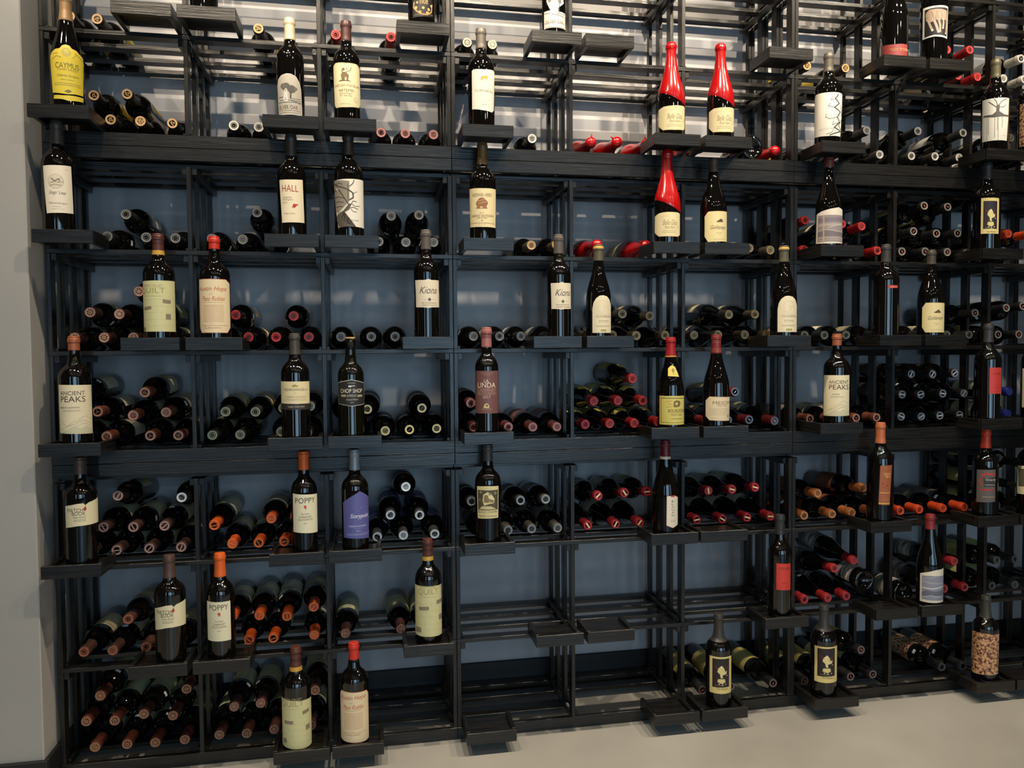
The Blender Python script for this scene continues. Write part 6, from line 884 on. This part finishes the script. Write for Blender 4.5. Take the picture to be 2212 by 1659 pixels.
# ------------------------------------------------------------------ lying bottles
def relief(kind, r):
    """mark on the end of a capsule, drawn in the x-y plane, as strokes"""
    if kind == 'bar': return [[(-r*.74, -r*.12), (r*.74, r*.12)]], r*.4
    if kind == 's':
        return [[(r*.42*math.cos(a)*(1 if a < PI*1.5 else 1), r*.28+r*.28*math.sin(a)) for a in [x*.3 for x in range(1, 15)]][::-1]+[(-.1*r, 0)], [(r*.42*math.cos(a), -r*.28+r*.28*math.sin(a)) for a in [-PI*.8+x*.3 for x in range(0, 9)]]], r*.12
    if kind == 'star': return [[(0, 0), (r*.75*math.cos(q*PI/4), r*.75*math.sin(q*PI/4))] for q in range(8)], r*.16
    if kind == 'a': return [[(-r*.4, -r*.4), (0, r*.5), (r*.4, -r*.4)], [(-r*.2, -r*.08), (r*.25, -r*.08)]], r*.12
    if kind == 'ring': return [[(r*.5*math.cos(q*PI/6), r*.5*math.sin(q*PI/6)) for q in range(13)], [(-r*.15, 0), (r*.15, 0)]], r*.1
    if kind == 'sf': return [[(-r*.5, r*.3), (-r*.1, r*.4), (-r*.3, 0), (0, -r*.3), (-r*.4, -r*.4)], [(r*.1, -r*.4), (r*.2, r*.4), (r*.5, r*.35)], [(r*.15, 0), (r*.4, 0)]], r*.12
    if kind == 'wave': return [[(-r*.6, -r*.05), (-r*.2, r*.15), (0, -r*.05), (r*.25, r*.2), (r*.6, 0)]], r*.18
    if kind == 'tick': return [[(-r*.1, -r*.35), (r*.08, r*.4)]], r*.28
    return [], 0
#         shape, sleeve, sleeve length, disc, mark, mark colour, label colour, text, tag chance, word
KIND = {
 'gd': ('b', (44, 36, 32), .060, (198, 156, 108), 'sf', (222, 182, 96), (214, 190, 70), None, .1, 'gold-ended'),
 'sv': ('b', (50, 46, 42), .060, (212, 204, 190), 'ring', (170, 160, 146), (200, 192, 178), None, .2, 'silver-ended'),
 'mv': ('b', (66, 40, 40), .060, (178, 120, 112), 'ring', (140, 84, 78), (226, 208, 166), None, .1, 'mauve-ended'),
 'rd': ('b', (150, 26, 26), .060, (196, 62, 62), 'ring', (224, 120, 108), (216, 200, 160), None, .25, 'red-ended'),
 'gy': ('b', (40, 38, 36), .060, (150, 144, 128), 'star', (190, 184, 160), (216, 208, 190), None, .1, 'pewter-ended'),
 'gs': ('b', (34, 32, 32), .060, (120, 116, 110), 'ring', (160, 154, 146), (206, 200, 188), None, .8, 'grey-ended'),
 'cp': ('b', (96, 84, 50), .060, (196, 152, 104), 'ring', (176, 130, 84), (220, 206, 168), None, .6, 'tan-ended'),
 'wx': ('g', (190, 22, 20), .150, (196, 24, 20), None, None, (216, 200, 156), None, 0, 'red wax-dipped'),
 'tn': ('g', (72, 62, 44), .055, (132, 118, 88), 'ring', (206, 184, 130), (222, 210, 170), None, .2, 'brass-rimmed'),
 'cd': ('b', (30, 28, 28), .060, (150, 140, 128), 'tick', (178, 84, 66), (186, 164, 90), None, .75, 'silver-ended'),
 'oc': ('b', (196, 66, 30), .060, (216, 76, 44), 'ring', (232, 120, 84), (96, 88, 82), None, .3, 'orange-red-capped'),
 'st': ('b', (60, 34, 30), .060, (188, 136, 112), 'star', (222, 178, 134), (206, 200, 150), None, .5, 'copper-ended'),
 'ro': ('b', (34, 26, 26), .050, (208, 56, 48), 'ring', (228, 90, 76), (222, 204, 168), None, .8, 'red-ended'),
 'gl': ('b', (36, 36, 34), .060, (128, 126, 112), 'ring', (156, 152, 130), (222, 208, 170), None, .3, 'grey-ended'),
 'ap': ('b', (122, 68, 48), .060, (196, 140, 116), 'a', (136, 84, 66), (216, 202, 172), 'PEAKS', .2, 'copper-capped'),
 'pd': ('b', (44, 42, 36), .060, (150, 148, 124), 'ring', (196, 190, 140), (212, 200, 156), None, 0, 'pewter-ended'),
 'cr': ('b', (26, 26, 22), .004, (228, 206, 140), 'tick', (92, 48, 24), (44, 42, 42), None, 0, 'cork-ended'),
 'pk': ('b', (124, 66, 60), .060, (204, 134, 124), 'ring', (176, 96, 92), (122, 82, 78), None, 0, 'pink-capped'),
 'rf': ('g', (150, 30, 34), .055, (178, 52, 50), 'ring', (206, 90, 80), (214, 196, 104), None, 0, 'red-capped'),
 'rb': ('g', (112, 30, 32), .060, (110, 122, 136), 'tick', (170, 180, 184), (206, 196, 150), None, 0, 'grey-ended red-sleeved'),
 'gw': ('b', (34, 34, 34), .060, (140, 142, 148), 'bar', (206, 206, 204), (74, 70, 62), None, .5, 'grey bar-marked'),
 'bl': ('b', (36, 44, 120), .060, (50, 60, 150), 'ring', (150, 156, 200), (220, 208, 170), None, .2, 'blue-capped'),
 'mb': ('b', (66, 46, 40), .060, (160, 122, 114), 'wave', (206, 184, 170), (206, 200, 160), None, .2, 'rose-ended'),
 'mc': ('b', (80, 50, 40), .060, (158, 92, 66), 'ring', (190, 120, 90), (206, 192, 150), None, .6, 'copper-ended'),
 'sw': ('b', (70, 70, 70), .060, (206, 206, 202), 's', (70, 70, 72), (92, 92, 150), None, .3, 'white-ended'),
 'or': ('b', (216, 88, 32), .060, (226, 110, 52), 'wave', (240, 146, 90), (206, 200, 172), 'POPPY', .1, 'orange-capped'),
 'bs': ('b', (84, 80, 74), .060, (132, 132, 130), None, None, (150, 144, 128), None, .1, 'plain grey-capped'),
 'el': ('g', (122, 24, 30), .050, (166, 30, 38), 'bar', (234, 206, 150), (220, 208, 180), None, 0, 'dark red-capped'),
 'to': ('b', (170, 98, 52), .060, (206, 140, 92), 'ring', (186, 116, 70), (124, 70, 40), None, .4, 'copper-orange capped'),
 'gn': ('b', (52, 54, 50), .060, (90, 92, 90), 'ring', (120, 122, 116), (206, 204, 130), None, .3, 'dim grey-ended'),
 'ql': ('b', (76, 44, 38), .060, (140, 98, 82), 'star', (186, 140, 106), (196, 196, 152), 'QUILT', .5, 'brown-capped'),
 'cq': ('b', (92, 46, 34), .060, (158, 108, 82), 'star', (196, 148, 104), (190, 190, 146), None, .6, 'copper-ended'),
 'pr': ('b', (44, 40, 40), .060, (120, 100, 96), 'tick', (190, 84, 66), (196, 178, 104), None, .4, 'grey-sleeved'),
 'ck': ('b', (44, 44, 44), .060, (84, 84, 84), None, None, 'cork', None, .6, 'cork-pattern labelled'),
 'nn': ('g', (150, 34, 38), .050, (178, 62, 66), 'ring', (206, 110, 104), 'coast', None, .1, 'red-capped'),
 'wh': ('b', (216, 208, 192), .060, (226, 220, 208), 'a', (150, 120, 110), (220, 214, 200), None, 0, 'white-capped'),
 'rev': ('g', (190, 22, 20), .150, (196, 24, 20), None, None, (216, 200, 156), None, 0, 'base-out wax-dipped'),
 'rev2': ('g', (150, 34, 38), .050, (178, 62, 66), None, None, 'coast', None, 0, 'base-out'),
}
LH = .300
PARTS = {}
def proto(kind):
    if kind in PARTS: return PARTS[kind]
    shape, slc, sll, disc, mk, mkc, lab, txt, _, word = KIND[kind]
    R = .0390 if shape == 'g' else .0370; prof = profile(shape, LH, R)
    key = 'glass_'+shape
    if key not in PARTS:
        o = link('bottle_glass', body_mesh(prof, 32), M_GLASS, None, True); COL.objects.unlink(o); PARTS[key] = o
    P = {'glass': PARTS[key]}
    if kind in ('wx', 'rev'):
        bm = sleeve_mesh(prof, LH*.52, .0016, 28, lambda a: -.018*math.cos(a), dome=.005)
        # drip of wax
        mt = M_WAX
    else:
        bm = sleeve_mesh(prof, LH-sll, .0008, 28); mt = foil(slc)
    o = link('capsule' if kind not in ('wx', 'rev') else 'wax_seal', bm, mt, None, True); COL.objects.unlink(o); P['cap'] = o
    if kind == 'wx':
        bm = bmesh.new(); bmesh.ops.create_icosphere(bm, subdivisions=2, radius=.0185, matrix=Matrix.Translation((0, 0, LH-.009)))
        bmesh.ops.create_cone(bm, cap_ends=True, segments=10, radius1=.003, radius2=.0014, depth=.012, matrix=Matrix.Translation((.021, 0, LH-.004)) @ Matrix.Rotation(PI/2, 4, 'Y'))
        o = link('wax_bulb', bm, M_WAX, None, True); COL.objects.unlink(o); P['seal'] = o
    elif kind not in ('rev', 'rev2'):
        bm = bmesh.new(); rr = .0139
        for (r0, z0) in ((rr, LH+.0014),):
            ring = [bm.verts.new((r0*math.cos(2*PI*q/28), r0*math.sin(2*PI*q/28), z0)) for q in range(28)]
            base = [bm.verts.new((r0*math.cos(2*PI*q/28), r0*math.sin(2*PI*q/28), z0-.0026)) for q in range(28)]
            inner = [bm.verts.new((r0*.78*math.cos(2*PI*q/28), r0*.78*math.sin(2*PI*q/28), z0)) for q in range(28)]
            deep = [bm.verts.new((r0*.72*math.cos(2*PI*q/28), r0*.72*math.sin(2*PI*q/28), z0-.0005)) for q in range(28)]
            for q in range(28):
                p = (q+1) % 28
                bm.faces.new((base[q], base[p], ring[p], ring[q])); bm.faces.new((ring[q], ring[p], inner[p], inner[q])); bm.faces.new((inner[q], inner[p], deep[p], deep[q]))
            bm.faces.new(deep)
        mats = [foil(disc)]
        if mk:
            mats.append(foil(tuple(int(p_*.55+q_*.45) for p_, q_ in zip(mkc, disc)) if mk not in ('bar', 'tick') else mkc)); st, wd = relief(mk, rr*.9)
            for line in st:
                for a, b in zip(line, line[1:]):
                    dx, dy = b[0]-a[0], b[1]-a[1]; L = math.hypot(dx, dy)
                    if L < 1e-6: continue
                    nx, ny = -dy/L*wd/2, dx/L*wd/2
                    lo = [bm.verts.new((p[0], p[1], LH+.0006)) for p in ((a[0]+nx, a[1]+ny), (a[0]-nx, a[1]-ny), (b[0]-nx, b[1]-ny), (b[0]+nx, b[1]+ny))]
                    hi = [bm.verts.new((v.co.x, v.co.y, LH+.0017)) for v in lo]
                    for q in range(4):
                        g_ = bm.faces.new((lo[q], lo[(q+1) % 4], hi[(q+1) % 4], hi[q])); g_.material_index = 1
                    g_ = bm.faces.new(hi); g_.material_index = 1
        o = link('capsule_end', bm, mats, None, False); COL.objects.unlink(o); P['seal'] = o
    if lab is not None:
        bm = bmesh.new(); wl = .062; z0, z1 = (.066, .168) if shape == 'b' else (.035, .115)
        if lab in ('cork', 'coast'): wl = .11 if lab == 'cork' else .085
        poly(bm, [(-wl, z0), (wl, z0), (wl, z1), (-wl, z1)], 0, 0)
        mats = [M_CORK if lab == 'cork' else M_COAST if lab == 'coast' else ink(lab)]
        zc = []
        if txt:
            mats.append(ink((84, 76, 60)))
            put_text(bm, txt, 0, z1-.018, .05, .012, 1, .0002)
            poly(bm, [(-.002, z1-.034), (.002, z1-.034), (.002, z1-.030), (-.002, z1-.030)], .0002, 1)
        elif lab not in ('cork', 'coast'):
            mats.append(ink(tuple(int(c*.62) for c in lab)))
            poly(bm, [(-.03, z1-.016), (.028, z1-.016), (.028, z1-.012), (-.03, z1-.012)], .0002, 1)
            poly(bm, [(-.02, z1-.026), (.02, z1-.026), (.02, z1-.0245), (-.02, z1-.0245)], .0002, 1)
            poly(bm, [(-wl+.003, z0+.002), (wl-.003, z0+.002), (wl-.003, z0+.003), (-wl+.003, z0+.003)], .0002, 1)
        wrap(bm, prof, .0004, 0, .006)
        o = link('front_label', bm, mats, None, False); COL.objects.unlink(o); P['label'] = o
    if kind == 'rf':
        bm = bmesh.new(); poly(bm, [(-.034, .142), (.030, .142), (.024, .176), (-.028, .176)], 0, 0); zcuts(bm, .004); wrap(bm, prof, .0008, 0, .005)
        o = link('neck_label', bm, [ink((222, 196, 96))], None); COL.objects.unlink(o); P['neck'] = o
    bm = bmesh.new(); zt = .190 if shape == 'b' else .14
    poly(bm, [(-.008, zt), (.008, zt), (.008, zt+.010), (-.008, zt+.010)], 0, 0); zcuts(bm, .003); wrap(bm, prof, .0007, 0, .004)
    o = link('price_sticker', bm, [M_TAG], None); COL.objects.unlink(o); P['tag'] = o
    PARTS[kind] = P; return P
ORD = ['leftmost', 'second', 'third', 'fourth', 'fifth', 'sixth']
ROWW = ['row one', 'row two', 'row three', 'row four', 'row five', 'row six', 'row seven', 'row eight']
COLW = ['one', 'two', 'three', 'four', 'five', 'six', 'seven', 'eight', 'nine']
LAYW = ['bottom', 'second', 'third', 'fourth']
for (row, col, kind, x, z, dx, dz, lay, pos, n) in LYING:
    P = proto(kind); K = KIND[kind]; rev = kind in ('rev', 'rev2')
    rg = random.Random(hash((row, col, lay, pos)) & 0xffff)
    yb = .327-rg.uniform(0, .012)
    if rev: base = Vector((x, .012, z)); d = Vector((-dx*0+.0, 1, 0))
    else:
        base = Vector((x-dx*.4, yb, z-min(dz, 0)*.97)); d = Vector((dx*1.4/.3, -1, (dz if dz > 0 else dz*1.6)/.3))
    d.normalize()
    where = 'only one in the %s layer' % LAYW[lay] if n == 1 else '%s in the %s layer' % (ORD[pos]+('' if pos == 0 else ' from left'), LAYW[lay])
    lab = '%s bottle lying %s, %s up, compartment %s across' % (K[9], where.replace('only one in the', 'alone in').replace('in the ', 'in '), ROWW[row], COLW[col])
    t = empty('wine_bottle', base, lab, 'wine bottle', 'bottles lying %s up, compartment %s across' % (ROWW[row], COLW[col]))
    q = d.to_track_quat('Z', 'Y'); roll_ = rg.uniform(-.6, .6)
    Mx = d.to_track_quat('Z', 'Y').to_matrix()
    up = Vector((0, 0, 1)); up = (up-d*up.dot(d)).normalized()
    # local -y points up, turned a little by the roll
    yl = -(Matrix.Rotation(roll_, 3, d) @ up); xl = yl.cross(d).normalized(); yl = d.cross(xl)
    t.rotation_euler = Matrix((xl, yl, d)).transposed().to_euler()
    def add(o, par, rz=0.0):
        c = o.copy(); COL.objects.link(c); c.parent = par
        if rz: c.rotation_euler = (0, 0, rz)
        return c
    g = add(P['glass'], t); c = add(P['cap'], t)
    if 'seal' in P: add(P['seal'], c, rg.uniform(-1.2, 1.2))
    if 'label' in P: add(P['label'], t)
    if 'neck' in P: add(P['neck'], t)
    if rg.random() < K[8]: add(P['tag'], t, rg.choice((-1, 1))*(rg.uniform(.3, 1.3) if row < 4 else rg.uniform(1.5, 2.9)))
for k, P in list(PARTS.items()):
    if isinstance(P, dict):
        for n_, o in P.items():
            if n_ != 'glass': bpy.data.objects.remove(o)
for k in ('glass_b', 'glass_g'):
    if k in PARTS: bpy.data.objects.remove(PARTS[k])
